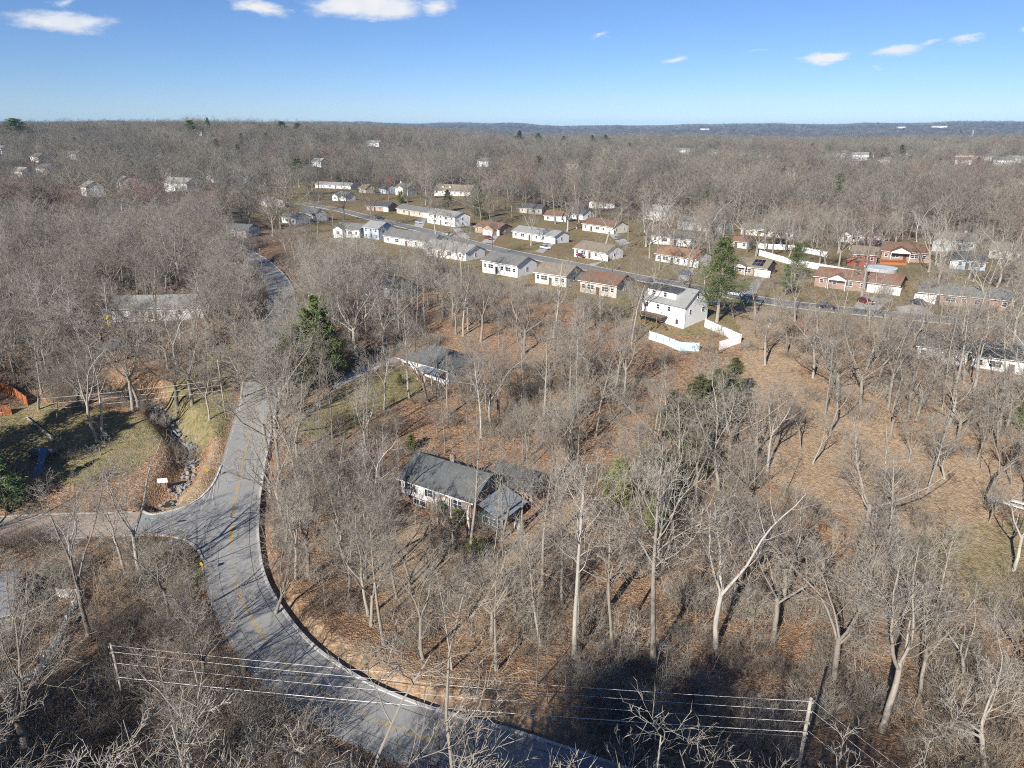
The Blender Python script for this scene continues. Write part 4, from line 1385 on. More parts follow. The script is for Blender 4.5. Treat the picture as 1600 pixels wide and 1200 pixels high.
def play_house():
    p = at(72, 712)
    e = empty('storage_bench', p, R(-6), 'dark platform with cluttered blue-grey tray on the shaded lawn', 'platform')
    MB().box(-1.9, 2.1, -1.2, 1.2, .9, 1.05).obj('platform', M['wood'], e)
    for x in (-1.7, 1.9):
        for y in (-1.0, 1.0):
            MB().box(x - .09, x + .09, y - .09, y + .09, -.6, .898).obj('leg', M['wood'], e)
    MB().box(-1.9, 2.1, -1.26, -1.202, .55, 1.3).obj('side_panel', M['blueplay'], e)
    for k, (x, y, w, d_, h_, m_) in enumerate(((-1.2, -.3, .5, .4, .3, 'concrete'), (-.5, -.35, .4, .3, .25, 'trim'), (.2, -.2, .5, .35, .3, 'wood'), (1.4, -.5, .5, .4, .35, 'trim'))):
        q = Matrix.Rotation(R(-6), 4, 'Z') @ Vector((x, y, 1.052))
        o = empty('crate', Vector(p) + q, R(-6), ['grey crate on the dark lawn platform', 'small white box next to the grey crate on the lawn platform', 'brown wooden crate in the middle of the lawn platform', 'white box at the open end of the lawn platform'][k], 'crate')
        MB().box(-w / 2, w / 2, -d_ / 2, d_ / 2, 0, h_).obj('body', M[m_], o)
        MB().box(-w / 2 - .02, w / 2 + .02, -d_ / 2 - .02, d_ / 2 + .02, h_ + .001, h_ + .05).obj('lid', M[m_], o)
    p = at(64, 738)
    e = empty('garden_ramp', p, R(10), 'bent blue-grey panel ramp leaning beside the lawn platform', 'ramp')
    MB().slab([(-.55, -1.9, .25), (.6, -1.9, .25), (.55, .6, 1.5), (-.6, .6, 1.5)], .08).obj('lower_panel', M['blueplay'], e)
    MB().slab([(-.6, .62, 1.5), (.55, .62, 1.5), (.5, 2.8, 3.0), (-.6, 2.8, 3.0)], .08).obj('upper_panel', M['blueplay'], e)
    for x in (-.5, .45):
        MB().box(x - .05, x + .05, 2.6, 2.7, -.4, 2.75).obj('leg', M['wood'], e)
    # felled utility pole / log
    a, b = at(42, 654), at(80, 684)
    e = empty('fallen_log', ((a[0] + b[0]) / 2, (a[1] + b[1]) / 2, (a[2] + b[2]) / 2 + .22), 0, 'straight grey log lying across the shaded lawn with a pale sawn end', 'log')
    h = Vector((b - a)) / 2
    MB().tube(-h, h, .17, .24, 10).obj('trunk', M['wood_pole'], e)
    dr = h.normalized()
    MB().tube(h * 1.001, h + dr * .5, .26, .26, 10).obj('sawn_end', M['trim'], e)
    MB().tube(-h * .8, -h * .8 + Vector((-.7, .5, .7)), .08, .03, 6).obj('stub', M['wood_pole'], e)


play_house()


def car(label, px, py, rz, c):
    m_ = cached(('carm', c), lambda: plain('car_paint', c, .25, .04, 1, .5))
    p = at(px, py)
    e = empty('parked_car', p, rz, label, 'car', 'cars parked in the subdivision')
    b = MB()
    prof = [(-2.25, .35), (-2.3, .75), (-2.1, .95), (-1.2, 1.0), (1.1, .98), (2.0, .85), (2.28, .65), (2.25, .35)]
    n = len(prof)
    b.poly([(x, -.88, z) for x, z in prof] + [(x, .88, z) for x, z in prof], [tuple(range(n)), tuple(range(2 * n - 1, n - 1, -1))] + [(i, n + i, n + (i + 1) % n, (i + 1) % n) for i in range(n)])
    b.obj('body', m_, e)
    b = MB()
    b.poly([(-1.95, -.8, .99), (1.0, -.8, .99), (.25, -.66, 1.43), (-1.4, -.66, 1.43), (-1.95, .8, .99), (1.0, .8, .99), (.25, .66, 1.43), (-1.4, .66, 1.43)],
           [(0, 1, 2, 3), (5, 4, 7, 6), (1, 5, 6, 2), (4, 0, 3, 7)])
    b.obj('glazing', M['glass'], e)
    MB().slab([(-1.42, -.68, 1.48), (.27, -.68, 1.48), (.27, .68, 1.48), (-1.42, .68, 1.48)], .05).obj('roof', m_, e)
    def wh():
        return MB().tube((0, -.1, 0), (0, .1, 0), .33, n=12).mesh('wheel', M['black'])
    def rim():
        return MB().tube((0, -.105, 0), (0, .105, 0), .19, n=10).mesh('rim', M['metal'])
    for x in (-1.4, 1.4):
        for y in (-.82, .82):
            w = link('wheel', cached('wheel', wh), e, (x, y, .33))
            link('rim', cached('rim', rim), w)
    for y in (-.6, .6):
        MB().box(2.2, 2.3, y - .18, y + .18, .62, .76).obj('headlight', M['trim'], e)


car('maroon car parked in front of the white brown-grey roofed ranch', 909, 402, R(-60), (.16, .02, .025))
car('dark grey car parked next to the maroon car', 931, 402, R(-60), (.05, .055, .065))
car('white car parked behind the brick house with the deck', 1387, 380, R(-10), (.75, .75, .75))
car('dark teal car parked beside the white car', 1372, 381, R(-10), (.03, .09, .10))
car('dark blue car beside the white garage of the grey-roofed ranch', 1437, 477, R(-70), (.03, .04, .07))
car('black car parked by the dark-roofed brick house', 594, 343, R(-30), (.03, .03, .035))
car('pale green car parked along the street near the white split-level', 700, 368, R(-35), (.35, .36, .37))
car('black car parked behind the white house with dormer', 1112, 478, R(-35), (.03, .035, .04))
car('silver car partly hidden by the pale-roofed house near the slide', 243, 472, R(5), (.5, .52, .55))
car('blue car on the drive below the yellow slide', 184, 540, R(20), (.12, .25, .42))


car('red car on the drive of the red-brown roofed ranch', 764, 374, R(-60), (.30, .03, .03))
car('white car on the drive of the white ranch in the street row', 852, 389, R(-55), (.72, .72, .70))
car('blue car on the drive of the rusty-roofed ranch', 1072, 430, R(-60), (.04, .09, .22))
car('grey car on the drive of the brown-roofed ranch', 967, 374, R(40), (.22, .23, .24))
car('white car at the kerb below the solar panel house', 1150, 462, R(-38), (.74, .74, .72))
car('dark red car on the drive of the long brick ranch', 1352, 474, R(-75), (.20, .025, .02))
car('silver car on the drive of the tan ranch', 655, 349, R(-50), (.45, .46, .47))
car('black car at the kerb in front of the long brick ranch', 1290, 482, R(-25), (.02, .02, .025))
car('beige car on the drive of the long grey-roofed ranch', 1131, 372, R(35), (.42, .38, .30))


def pool():
    p = at(1375, 424)
    e = empty('swimming_pool', p, 0, 'round above-ground pool with pale winter cover behind the white fence', 'pool')
    n = 28; r = 4.6; b = MB()
    vs = [(r * math.cos(2 * math.pi * k / n), r * math.sin(2 * math.pi * k / n)) for k in range(n)]
    b.poly([(x, y, -.6) for x, y in vs] + [(x, y, 1.25) for x, y in vs], [(k, (k + 1) % n, n + (k + 1) % n, n + k) for k in range(n)])
    b.obj('side_wall', M['greysid'], e)
    b = MB()
    b.poly([(x * .985, y * .985, 1.2) for x, y in vs] + [(0, 0, 1.05)], [(k, (k + 1) % n, n) for k in range(n)])
    b.obj('cover', M['poolcover'], e)
    b = MB()
    b.poly([(x * 1.02, y * 1.02, 1.3) for x, y in vs] + [(x * .96, y * .96, 1.3) for x, y in vs] + [(x * 1.02, y * 1.02, 1.22) for x, y in vs], [(k, (k + 1) % n, n + (k + 1) % n, n + k) for k in range(n)] + [(2 * n + k, 2 * n + (k + 1) % n, (k + 1) % n, k) for k in range(n)])
    b.obj('rim', M['trim'], e)
    FOOT.append((p[0], p[1], 6))


pool()


def red_deck():
    p = at(1393, 412)
    e = empty('deck', p, R(-18), 'red-stained timber deck in front of the large brick house', 'deck')
    for k in range(10):
        MB().box(-4, 4, -2.2 + k * .45, -2.2 + k * .45 + .42, .9, .97).obj('plank', M['wood_red'], e)
    for x in (-3.9, -1.3, 1.3, 3.9):
        MB().box(x - .08, x + .08, -2.3, -2.14, -.8, 2.0).obj('post', M['wood_red'], e)
    for z in (1.35, 1.85):
        MB().box(-4, 4, -2.4, -2.31, z, z + .1).obj('rail', M['wood_red'], e)
    MB().box(-4, 4, -2.4, -2.31, -.5, .85).obj('skirt', M['wood_red'], e)
    p = at(1338, 415)
    e = empty('shed', p, R(-20), 'low red shed with tan roof below the red brick cottage', 'shed')
    b = MB(); gable_wall(b, -3, 3, -1.6, 1.6, -1, 1.9, .8); b.obj('wall', M['redsid'], e)
    gable_roof(e, -3, 3, -1.6, 1.6, 1.9, .8, M['r_red'], .25)
    MB().box(-.6, .6, -1.64, -1.602, 0, 1.7).obj('door', M['doord'], e)


red_deck()


def white_boards():
    a, b = at(1540, 778), at(1612, 806)
    d = Vector(b - a); L = d.length
    for k in range(2):
        e = empty('white_board', Vector(a) + Vector((k * .9, k * .9, .12 + k * .05)), math.atan2(d.y, d.x) + k * .05, ['long white panel lying flat on the leaves of the clearing', 'second white panel lying just behind the long one in the clearing'][k], 'panel')
        MB().box(0 + k * 3, L, -.34, .34, .0, .08).obj('board', M['vinyl'], e)
        MB().box(0 + k * 3, L, -.36, -.342, .0, .22).obj('edge', M['vinyl'], e)


white_boards()


def culvert():
    # pale concrete steps / gutter inlet at the junction corner
    p = at(268, 850)
    e = empty('storm_drain', p, R(20), 'concrete storm drain inlet at the grassy junction corner', 'storm drain')
    MB().box(-1.1, 1.1, -.7, .7, -.5, .16).obj('slab', M['concrete'], e)
    MB().box(-.8, .8, -.73, -.702, -.3, .06).obj('opening', M['black'], e)
    MB().tube((.3, .2, .16), (.3, .2, .19), .3, n=14).obj('cover', M['metal'], e)


culvert()
# pylons on the horizon
for k, (px, py, ty) in enumerate(((1517, 223, 206), (1248, 204, 198), (1256, 204, 199))):
    p = px_world_flat(px, py, base_h); h = (py - ty) / FPX * p[1] * 1.02
    e = empty('pylon', p, 0, ['grey lattice pylon standing above the far fields', 'first of two tiny masts on the skyline', 'second of two tiny masts on the skyline'][k], 'pylon')
    b = MB(); w = h * .06
    for sx, sy in ((-1, -1), (1, -1), (1, 1), (-1, 1)):
        b.tube((sx * w, sy * w, 0), (sx * w * .2, sy * w * .2, h), h * .012, h * .01, 4)
    b.obj('frame', M['metal'], e)
    for z in (.72, .86, .97):
        MB().box(-h * .1, h * .1, -h * .01, h * .01, h * z, h * z + h * .02).obj('arm', M['metal'], e)

# ------------------------------------------------------------------ plants
def norm(a):
    return a / np.maximum(np.linalg.norm(a, axis=-1, keepdims=True), 1e-9)


def perp(d):
    ref = np.where(np.abs(d[..., 2:3]) < .9, np.array([0, 0, 1.0]), np.array([1.0, 0, 0]))
    u = norm(np.cross(d, ref))
    return u, np.cross(d, u)


def tubes(P, Rd, S):
    M_, K, _ = P.shape
    T = norm(np.gradient(P, axis=1)) if K > 2 else norm(np.repeat(P[:, 1:] - P[:, :1], 2, 1))
    u, v = perp(norm(P[:, -1] - P[:, 0]))
    a = np.arange(S) * 2 * np.pi / S
    ring = np.cos(a)[None, None, :, None] * u[:, None, None, :] + np.sin(a)[None, None, :, None] * v[:, None, None, :]
    V = P[:, :, None, :] + Rd[:, :, None, None] * ring
    m_, k, s = np.meshgrid(np.arange(M_), np.arange(K - 1), np.arange(S), indexing='ij')
    s2 = (s + 1) % S
    idx = lambda a_, b_, c_: (a_ * K + b_) * S + c_
    Q = np.stack([idx(m_, k, s), idx(m_, k, s2), idx(m_, k + 1, s2), idx(m_, k + 1, s)], -1).reshape(-1, 4)
    return V.reshape(-1, 3), Q


def spikes(A, B, r):
    d = norm(B - A)
    u, v = perp(d)
    ring = [A + r[:, None] * (math.cos(t) * u + math.sin(t) * v) for t in (0, 2.0944, 4.1888)]
    n = len(A)
    V = np.stack(ring + [B], 1).reshape(-1, 3)
    o = np.arange(n)[:, None] * 4
    T = np.concatenate([o + np.array([[0, 1, 3]]), o + np.array([[1, 2, 3]]), o + np.array([[2, 0, 3]])], 0)
    return V, T


def along(P, Rd, idx, t):
    K = P.shape[1]
    f = t * (K - 1); i = np.clip(f.astype(int), 0, K - 2); w = (f - i)[:, None]
    pos = P[idx, i] * (1 - w) + P[idx, i + 1] * w
    tan = norm(P[idx, i + 1] - P[idx, i])
    rad = Rd[idx, i] * (1 - w[:, 0]) + Rd[idx, i + 1] * w[:, 0]
    return pos, tan, rad


def sprout(g, P, Rd, n, t0, t1, ang, length, K, up, wob, rfrac, tip=.25, rmin=.008, lenpow=1.0):
    M_ = P.shape[0]
    idx = np.repeat(np.arange(M_), n)
    k = np.tile(np.arange(n), M_)
    t = np.clip(t0 + (t1 - t0) * (k + g.random(len(idx))) / n, 0, .999)
    pos, tan, rad = along(P, Rd, idx, t)
    u, v = perp(tan)
    az = k * 2.4 + g.random(len(idx)) * 1.6 + np.repeat(g.random(M_) * 6.28, n)
    a = np.radians(ang[0] + (ang[1] - ang[0]) * g.random(len(idx)))
    d = np.cos(a)[:, None] * tan + np.sin(a)[:, None] * (np.cos(az)[:, None] * u + np.sin(az)[:, None] * v)
    plen = np.linalg.norm(np.diff(P, axis=1), axis=2).sum(1)
    tt = (t - t0) / max(t1 - t0, 1e-6)
    L = (length(tt) if callable(length) else plen[idx] * length * (1 - .45 * tt ** lenpow)) * (.65 + .7 * g.random(len(idx)))
    r0 = np.maximum(np.minimum(rad * .85, rad * rfrac * (.7 + .5 * g.random(len(idx)))), rmin)
    C = np.zeros((len(idx), K, 3)); C[:, 0] = pos
    for j in range(1, K):
        d = norm(d + np.array([0, 0, up]) + wob * g.normal(size=d.shape))
        C[:, j] = C[:, j - 1] + d * (L / (K - 1))[:, None]
    RR = r0[:, None] * np.linspace(1, tip, K)[None]
    return C, RR


class Acc:
    def __init__(s): s.V, s.Q, s.T, s.n = [], [], [], 0
    def add(s, V, Q=None, T=None):
        s.V.append(V)
        if Q is not None: s.Q.append(Q + s.n)
        if T is not None: s.T.append(T + s.n)
        s.n += len(V)
    def get(s):
        return (np.vstack(s.V), np.vstack(s.Q) if s.Q else np.zeros((0, 4), int), np.vstack(s.T) if s.T else np.zeros((0, 3), int))


def bare_tree(seed, form, H_=18.0, r0=.24, dens=1.0):
    """skeleton of a leafless tree: (trunk and limbs), (crown of branches and twigs); unit is metres at height H_"""
    g = np.random.default_rng(seed)
    tr, cr = Acc(), Acc()
    K = 9
    if form == 'tall':
        bole, hgt, wob = .42, .90, .035
    elif form == 'forked':
        bole, hgt, wob = .34, .38, .05
    elif form == 'broad':
        bole, hgt, wob = .22, .30, .06
    elif form == 'fan':
        bole, hgt, wob = .14, .18, .03
    elif form == 'sapling':
        bole, hgt, wob = .35, .97, .04
    elif form == 'snag':
        bole, hgt, wob = .30, .92, .07
    P = np.zeros((1, K, 3)); d = np.array([[g.normal() * .05, g.normal() * .05, 1.0]])
    for j in range(1, K):
        d = norm(d + np.array([0, 0, .10]) + wob * g.normal(size=(1, 3)))
        P[:, j] = P[:, j - 1] + d * H_ * hgt / (K - 1)
    flare = np.ones(K); flare[0] = 1.28
    Rd = (r0 * np.linspace(1, .22 if hgt > .6 else .72, K) * flare)[None]
    P[:, 0, 2] -= .4
    tr.add(*tubes(P, Rd, 8))
    stems, sR = P, Rd
    if form in ('forked', 'broad', 'fan'):
        n = {'forked': 3, 'broad': 4, 'fan': 7}[form]
        a = {'forked': (14, 30), 'broad': (24, 48), 'fan': (14, 36)}[form]
        S, SR = sprout(g, P, Rd, n, .80, .99, a, lambda t: H_ * ({'forked': .64, 'broad': .62, 'fan': .78}[form]) * (.88 + .2 * g.random(len(t))), 10, .085, {'forked': .12, 'broad': .15, 'fan': .07}[form], {'forked': .72, 'broad': .66, 'fan': .48}[form], .18, lenpow=1)
        tr.add(*tubes(S, SR, 6))
        stems, sR = S, SR
        n1, t0 = {'forked': 8, 'broad': 8, 'fan': 6}[form], .15
        L1 = lambda t: H_ * (.27 if form != 'fan' else .20) * (1.05 - .62 * t)
    else:
        n1, t0 = {'tall': 20, 'sapling': 16, 'snag': 9}[form], bole / hgt
        w = {'tall': .30, 'sapling': .17, 'snag': .26}[form]
        L1 = lambda t: H_ * w * (.55 + 1.1 * t * (1 - t) * 2 - .42 * t)
    B1, R1 = sprout(g, stems, sR, n1, t0, .97, (30, 66), L1, 7, .11, .155, .46, .22, .022)
    (tr if form != 'sapling' else cr).add(*tubes(B1, R1, 4))
    n2 = max(2, int(round(6 * dens))) if form != 'snag' else 4
    B2, R2 = sprout(g, B1, R1, n2, .18, .98, (28, 60), .52, 4, .09, .17, .55, .3, .014)
    cr.add(*tubes(B2, R2, 3))
    n3 = max(2, int(round(4.6 * dens))) if form != 'snag' else 3
    B3, R3 = sprout(g, B2, R2, n3, .12, .98, (25, 55), .62, 3, .08, .13, .62, .5, .0135)
    cr.add(*tubes(B3, R3, 3))
    n4 = 2 if form != 'snag' else 1
    B4, R4 = sprout(g, B3, R3, n4, .15, .98, (22, 52), .75, 2, .05, .1, .8, .5, .0125)
    V, T = spikes(B4[:, 0], B4[:, 1], R4[:, 0]); cr.add(V, None, T)
    return tr.get(), cr.get()


def far_tree(seed, H_=17.0, form='broad'):
    """the same tree thinned for distance: fewer and stouter twigs"""
    g = np.random.default_rng(seed)
    a = Acc(); K = 5
    P = np.zeros((1, K, 3)); d = np.array([[0, 0, 1.0]])
    hh = .62 if form == 'tall' else .30
    for j in range(1, K):
        d = norm(d + .07 * g.normal(size=(1, 3)) * [1, 1, .3]); P[:, j] = P[:, j - 1] + d * H_ * hh / (K - 1)
    Rd = np.linspace(.26, .14, K)[None]
    a.add(*tubes(P, Rd, 4))
    n0, a0, l0 = (8, (12, 60), .50) if form == 'tall' else (8, (12, 66), .66)
    S, SR = sprout(g, P, Rd, n0, .55 if form == 'tall' else .8, .99, a0, lambda t: np.full(len(t), H_ * l0), 5, .09, .09, .6, .25)
    a.add(*tubes(S, SR, 3))
    B1, R1 = sprout(g, S, SR, 7, .12, .98, (28, 60), lambda t: H_ * .25 * (1.05 - .5 * t), 3, .08, .1, .5, .4, .045)
    a.add(*tubes(B1, R1, 3))
    B2, R2 = sprout(g, B1, R1, 4, .15, .98, (28, 60), .6, 2, .06, .1, .7, .5, .033)
    V, T = spikes(B2[:, 0], B2[:, 1], R2[:, 0]); a.add(V, None, T)
    B3, R3 = sprout(g, B2, R2, 3, .1, .98, (25, 60), .8, 2, .04, .1, .9, .5, .026)
    V, T = spikes(B3[:, 0], B3[:, 1], R3[:, 0]); a.add(V, None, T)
    return a.get()


def slivers(g, C, D, ln, w):
    """needle sprays: one thin triangle pair per spray, centred on C and pointing along D"""
    u, v = perp(D)
    az = g.random(len(C)) * 6.28
    s = np.cos(az)[:, None] * u + np.sin(az)[:, None] * v
    A, B = C - s * w[:, None], C + s * w[:, None]
    tip = C + D * ln[:, None]
    V = np.stack([A, B, tip], 1).reshape(-1, 3)
    T = np.arange(len(C) * 3).reshape(-1, 3)
    return V, T


def pine_tree(seed, H_=16.0, form='pine'):
    g = np.random.default_rng(seed)
    tr, cr = Acc(), Acc(); K = 9
    P = np.zeros((1, K, 3)); P[0, :, 2] = np.linspace(-.3, H_ * .98, K); P[0, 1:, :2] += np.cumsum(g.normal(size=(K - 1, 2)) * .08, 0)
    Rd = np.linspace(.02 * H_, .03, K)[None]
    tr.add(*tubes(P, Rd, 7))
    if form == 'pine':
        B, RB = sprout(g, P, Rd, 62, .26, .99, (62, 92), lambda t: H_ * .26 * (1.0 - .80 * t) * (.55 + .75 * g.random(len(t))), 5, .035, .07, .3, .3, .03)
        per, ln, w, spread = 120, .46, .055, .48
    elif form == 'spruce':
        B, RB = sprout(g, P, Rd, 110, .06, .995, (74, 100), lambda t: H_ * .27 * (1.02 - t) * (.85 + .3 * g.random(len(t))), 5, .025, .04, .3, .3, .025)
        per, ln, w, spread = 56, .36, .045, .28
    elif form == 'cedar':
        B, RB = sprout(g, P, Rd, 84, .06, .995, (42, 84), lambda t: H_ * .26 * np.clip(1.02 - t, 0, 1) ** .72 * (.45 + .85 * g.random(len(t))), 5, .07, .09, .3, .3, .02)
        per, ln, w, spread = 140, .40, .045, .30
    else:   # shrub
        B, RB = sprout(g, P, Rd, 60, .03, .9, (35, 80), lambda t: H_ * .55 * (1.0 - .6 * t), 4, .12, .1, .4, .3, .02)
        per, ln, w, spread = 40, .20, .05, .25
    tr.add(*tubes(B, RB, 3))
    idx = np.repeat(np.arange(len(B)), per)
    t = .12 + .88 * g.random(len(idx)) ** (.45 if form == 'cedar' else .7)
    pos, tan, _ = along(B, RB, idx, np.clip(t, 0, .999))
    bl = np.linalg.norm(B[:, -1] - B[:, 0], axis=1)[idx]
    off = g.normal(size=pos.shape) * [1, 1, .55] * (spread * np.minimum(bl, 2.5) / 2.2)[:, None]
    D = norm(tan * .7 + g.normal(size=pos.shape) * .65 + np.array([0, 0, .25]))
    V, T = slivers(g, pos + off, D, ln * (.6 + .8 * g.random(len(idx))), w * (.7 + .6 * g.random(len(idx))))
    cr.add(V, None, T)
    return tr.get(), cr.get()


def brush(seed, H_=2.6, n=34):
    g = np.random.default_rng(seed)
    a = Acc()
    base = np.stack([g.normal(size=n) * .8, g.normal(size=n) * .8, np.full(n, -.15)], 1)
    d = norm(np.stack([g.normal(size=n) * .45, g.normal(size=n) * .45, np.ones(n)], 1))
    L = H_ * (.5 + .6 * g.random(n)); K = 4
    P = np.zeros((n, K, 3)); P[:, 0] = base
    for j in range(1, K):
        d = norm(d + .22 * g.normal(size=d.shape) + [0, 0, -.03]); P[:, j] = P[:, j - 1] + d * (L / (K - 1))[:, None]
    Rd = (.018 + .014 * g.random(n))[:, None] * np.linspace(1, .4, K)[None]
    a.add(*tubes(P, Rd, 3))
    B, RB = sprout(g, P, Rd, 6, .2, .98, (25, 65), .5, 2, .05, .12, .7, .5, .011)
    V, T = spikes(B[:, 0], B[:, 1], RB[:, 0]); a.add(V, None, T)
    B2, R2 = sprout(g, B, RB, 4, .1, .95, (25, 60), .6, 2, .03, .1, .9, .5, .010)
    V, T = spikes(B2[:, 0], B2[:, 1], R2[:, 0]); a.add(V, None, T)
    return a.get()


def mesh_of(name, geo, mat_, smooth=False):
    V, Q, T = geo
    return new_mesh(name, V, Q, T, [mat_], smooth)


def joined(name, A, B, ma, mb):
    V = np.vstack([A[0], B[0]]); n = len(A[0])
    Q = np.vstack([A[1], B[1] + n]); T = np.vstack([A[2], B[2] + n])
    return new_mesh(name, V, Q, T, [ma, mb], False, np.r_[np.zeros(len(A[1]), int), np.ones(len(B[1]), int)], np.r_[np.zeros(len(A[2]), int), np.ones(len(B[2]), int)])


HT = 18.0
FORMS = ['tall', 'tall', 'tall', 'forked', 'forked', 'forked', 'broad', 'broad', 'fan', 'sapling', 'sapling', 'snag', 'tall', 'broad']
TREES = []
for i, f in enumerate(FORMS):
    r0 = {'tall': .23, 'forked': .26, 'broad': .30, 'fan': .23, 'sapling': .12, 'snag': .20}[f]
    t_, c_ = bare_tree(100 + i, f, HT, r0, {'tall': .9, 'fan': 1.0, 'sapling': .75}.get(f, 1.0))
    bk = M['bark_pale'] if i in (2, 5, 11) else M['bark']
    tw = M['twig_red'] if i == 12 else M['twig']
    TREES.append(dict(form=f, trunk=mesh_of('trunk', t_, bk, True), crown=mesh_of('crown', c_, tw), geo=(t_, c_), bark=bk, twig=tw,
                      pale=i in (2, 5, 11), red=i == 12))

lib = bpy.data.collections.new('plant_sources')        # sources for scattered plants; never linked to the scene


def scatter(name, meshes, pts, idx, rot, scl, kind='stuff', tilt=None):
    """ONE object: points that each carry a copy of one of the source plants"""
    c = bpy.data.collections.new(name + '_sources')
    for i, me in enumerate(meshes):
        o = bpy.data.objects.new('%s_%02d' % (name, i), me)
        c.objects.link(o)
    me = bpy.data.meshes.new(name)
    me.vertices.add(len(pts))
    me.vertices.foreach_set('co', np.ascontiguousarray(pts, np.float32).ravel())
    def attr(nm, typ, data, key):
        a = me.attributes.new(nm, typ, 'POINT'); a.data.foreach_set(key, np.ascontiguousarray(data).ravel())
    attr('pick', 'INT', np.asarray(idx, np.int32), 'value')
    tl = np.zeros((len(pts), 2)) if tilt is None else tilt
    attr('turn', 'FLOAT_VECTOR', np.column_stack([tl, rot]).astype(np.float32), 'vector')
    scl = np.asarray(scl, np.float32)
    attr('size', 'FLOAT_VECTOR', np.column_stack([scl, scl, scl]).astype(np.float32) if scl.ndim == 1 else scl, 'vector')
    o = link(name, me)
    ng = bpy.data.node_groups.new(name, 'GeometryNodeTree')
    ng.interface.new_socket('Geometry', in_out='INPUT', socket_type='NodeSocketGeometry')
    ng.interface.new_socket('Geometry', in_out='OUTPUT', socket_type='NodeSocketGeometry')
    N_ = ng.nodes; Lk = ng.links
    gi, go = N_.new('NodeGroupInput'), N_.new('NodeGroupOutput')
    ci = N_.new('GeometryNodeCollectionInfo'); ci.inputs['Collection'].default_value = c
    ci.inputs['Separate Children'].default_value = True; ci.inputs['Reset Children'].default_value = True
    ip = N_.new('GeometryNodeInstanceOnPoints'); ip.inputs['Pick Instance'].default_value = True
    def na(nm, typ):
        n_ = N_.new('GeometryNodeInputNamedAttribute'); n_.data_type = typ; n_.inputs['Name'].default_value = nm
        return [s for s in n_.outputs if s.enabled and s.name == 'Attribute'][0]
    e2r = N_.new('FunctionNodeEulerToRotation')
    Lk.new(na('turn', 'FLOAT_VECTOR'), e2r.inputs[0])
    Lk.new(gi.outputs[0], ip.inputs['Points'])
    Lk.new(ci.outputs[0], ip.inputs['Instance'])
    Lk.new(na('pick', 'INT'), ip.inputs['Instance Index'])
    Lk.new(e2r.outputs[0], ip.inputs['Rotation'])
    Lk.new(na('size', 'FLOAT_VECTOR'), ip.inputs['Scale'])
    Lk.new(ip.outputs[0], go.inputs[0])
    md = o.modifiers.new('scatter', 'NODES'); md.node_group = ng
    return tag(o, kind=kind)


# ---- evergreens, one by one
EV = {}
EVG = {}
for i, (f, mt) in enumerate((('pine', 'needle'), ('pine', 'needle'), ('cedar', 'needle_dark'), ('cedar', 'needle_dark'), ('spruce', 'spruce'), ('shrub', 'leaf_shrub'), ('cedar', 'needle_light'))):
    t_, c_ = pine_tree(300 + i, {'pine': 16, 'cedar': 12, 'spruce': 12, 'shrub': 3}[f], f)
    EVG[i] = (t_, c_)
    EV[i] = dict(trunk=mesh_of('trunk', t_, M['bark_dark'] if f != 'pine' else M['bark'], True), crown=mesh_of('crown', c_, M[mt]), h={'pine': 16, 'cedar': 12, 'spruce': 12, 'shrub': 3}[f], name={'pine': 'pine_tree', 'cedar': 'cedar_tree', 'spruce': 'spruce_tree', 'shrub': 'evergreen_shrub'}[f], cat={'shrub': 'shrub'}.get(f, 'tree'))


def evergreen(kind, label, px, py, ty, wide=1.0, rz=None):
    v = EV[kind]
    p = at(px, py)
    if py < 230:                                  # on the wooded rise, its foot hidden by the trees in front
        d_ = px_dir(px, py)[:2]; d_ = d_ / np.linalg.norm(d_) * (1050 if px < 500 else 1250)
        p = np.array((d_[0], d_[1], Hs(*d_)))
    h = height_for(p, ty)
    s = h / v['h']
    o = empty(v['name'], p, random.random() * 6.28 if rz is None else rz, label, v['cat'])
    o.scale = (s * wide, s * wide, s)
    link('trunk', v['trunk'], o); link('crown', v['crown'], o)
    FOOT.append((p[0], p[1], 1.6))
    return o


evergreen(2, 'large dark cedar in the middle wood, tallest of the cedar clump', 1088, 690, 585, 1.6)
evergreen(3, 'dark cedar at the clearing side of the cedar clump', 1120, 668, 575, 1.6)
evergreen(2, 'olive cedar with lit boughs in front of the cedar clump', 1075, 752, 664, 1.7)
evergreen(3, 'cedar at the lower end of the cedar clump', 1042, 790, 705, 1.6)
evergreen(6, 'thin olive cedar half hidden by twigs below the clump', 965, 800, 715, 1.4)
evergreen(3, 'dark cedar behind bare branches at the back of the clump', 1046, 690, 610, 1.5)
evergreen(6, 'ragged cedar behind the pale forked tree', 1005, 760, 690, 1.3)
evergreen(3, 'broad dark cedar on the far side of the cedar clump', 1135, 640, 558, 1.6)
evergreen(6, 'low cedar bush at the foot of the cedar clump', 1020, 830, 775, 1.6)
evergreen(0, 'tall pine with open boughs behind the white house', 1120, 503, 368, 1.2)
evergreen(1, 'smaller pine beside the long white fence', 1240, 440, 378, 1.35)
evergreen(1, 'second small pine tucked in front of the long white fence', 1226, 462, 412, 1.3)
evergreen(6, 'tall bright green cedar beside the road, largest of the roadside group', 500, 598, 460, 1.1)
evergreen(6, 'shorter green cedar leaning against the tall roadside one', 470, 608, 505, 1.35)
evergreen(6, 'narrow green cedar at the driveway mouth', 522, 590, 505, 1.2)
evergreen(6, 'middle spire of the roadside cedar group, right beside the trunk of the forked tree', 486, 602, 480, 1.1)
evergreen(6, 'low cedar spire at the kerb side of the roadside cedars', 452, 604, 522, 1.2)
evergreen(6, 'slim cedar spire at the uphill end of the roadside cedars', 512, 594, 486, 1.1)
evergreen(4, 'light green spruce at the picture edge beside the shaded lawn', 12, 800, 692, 1.25)
evergreen(4, 'second spruce peeking in at the picture edge behind the first', -20, 790, 690, 1.25)
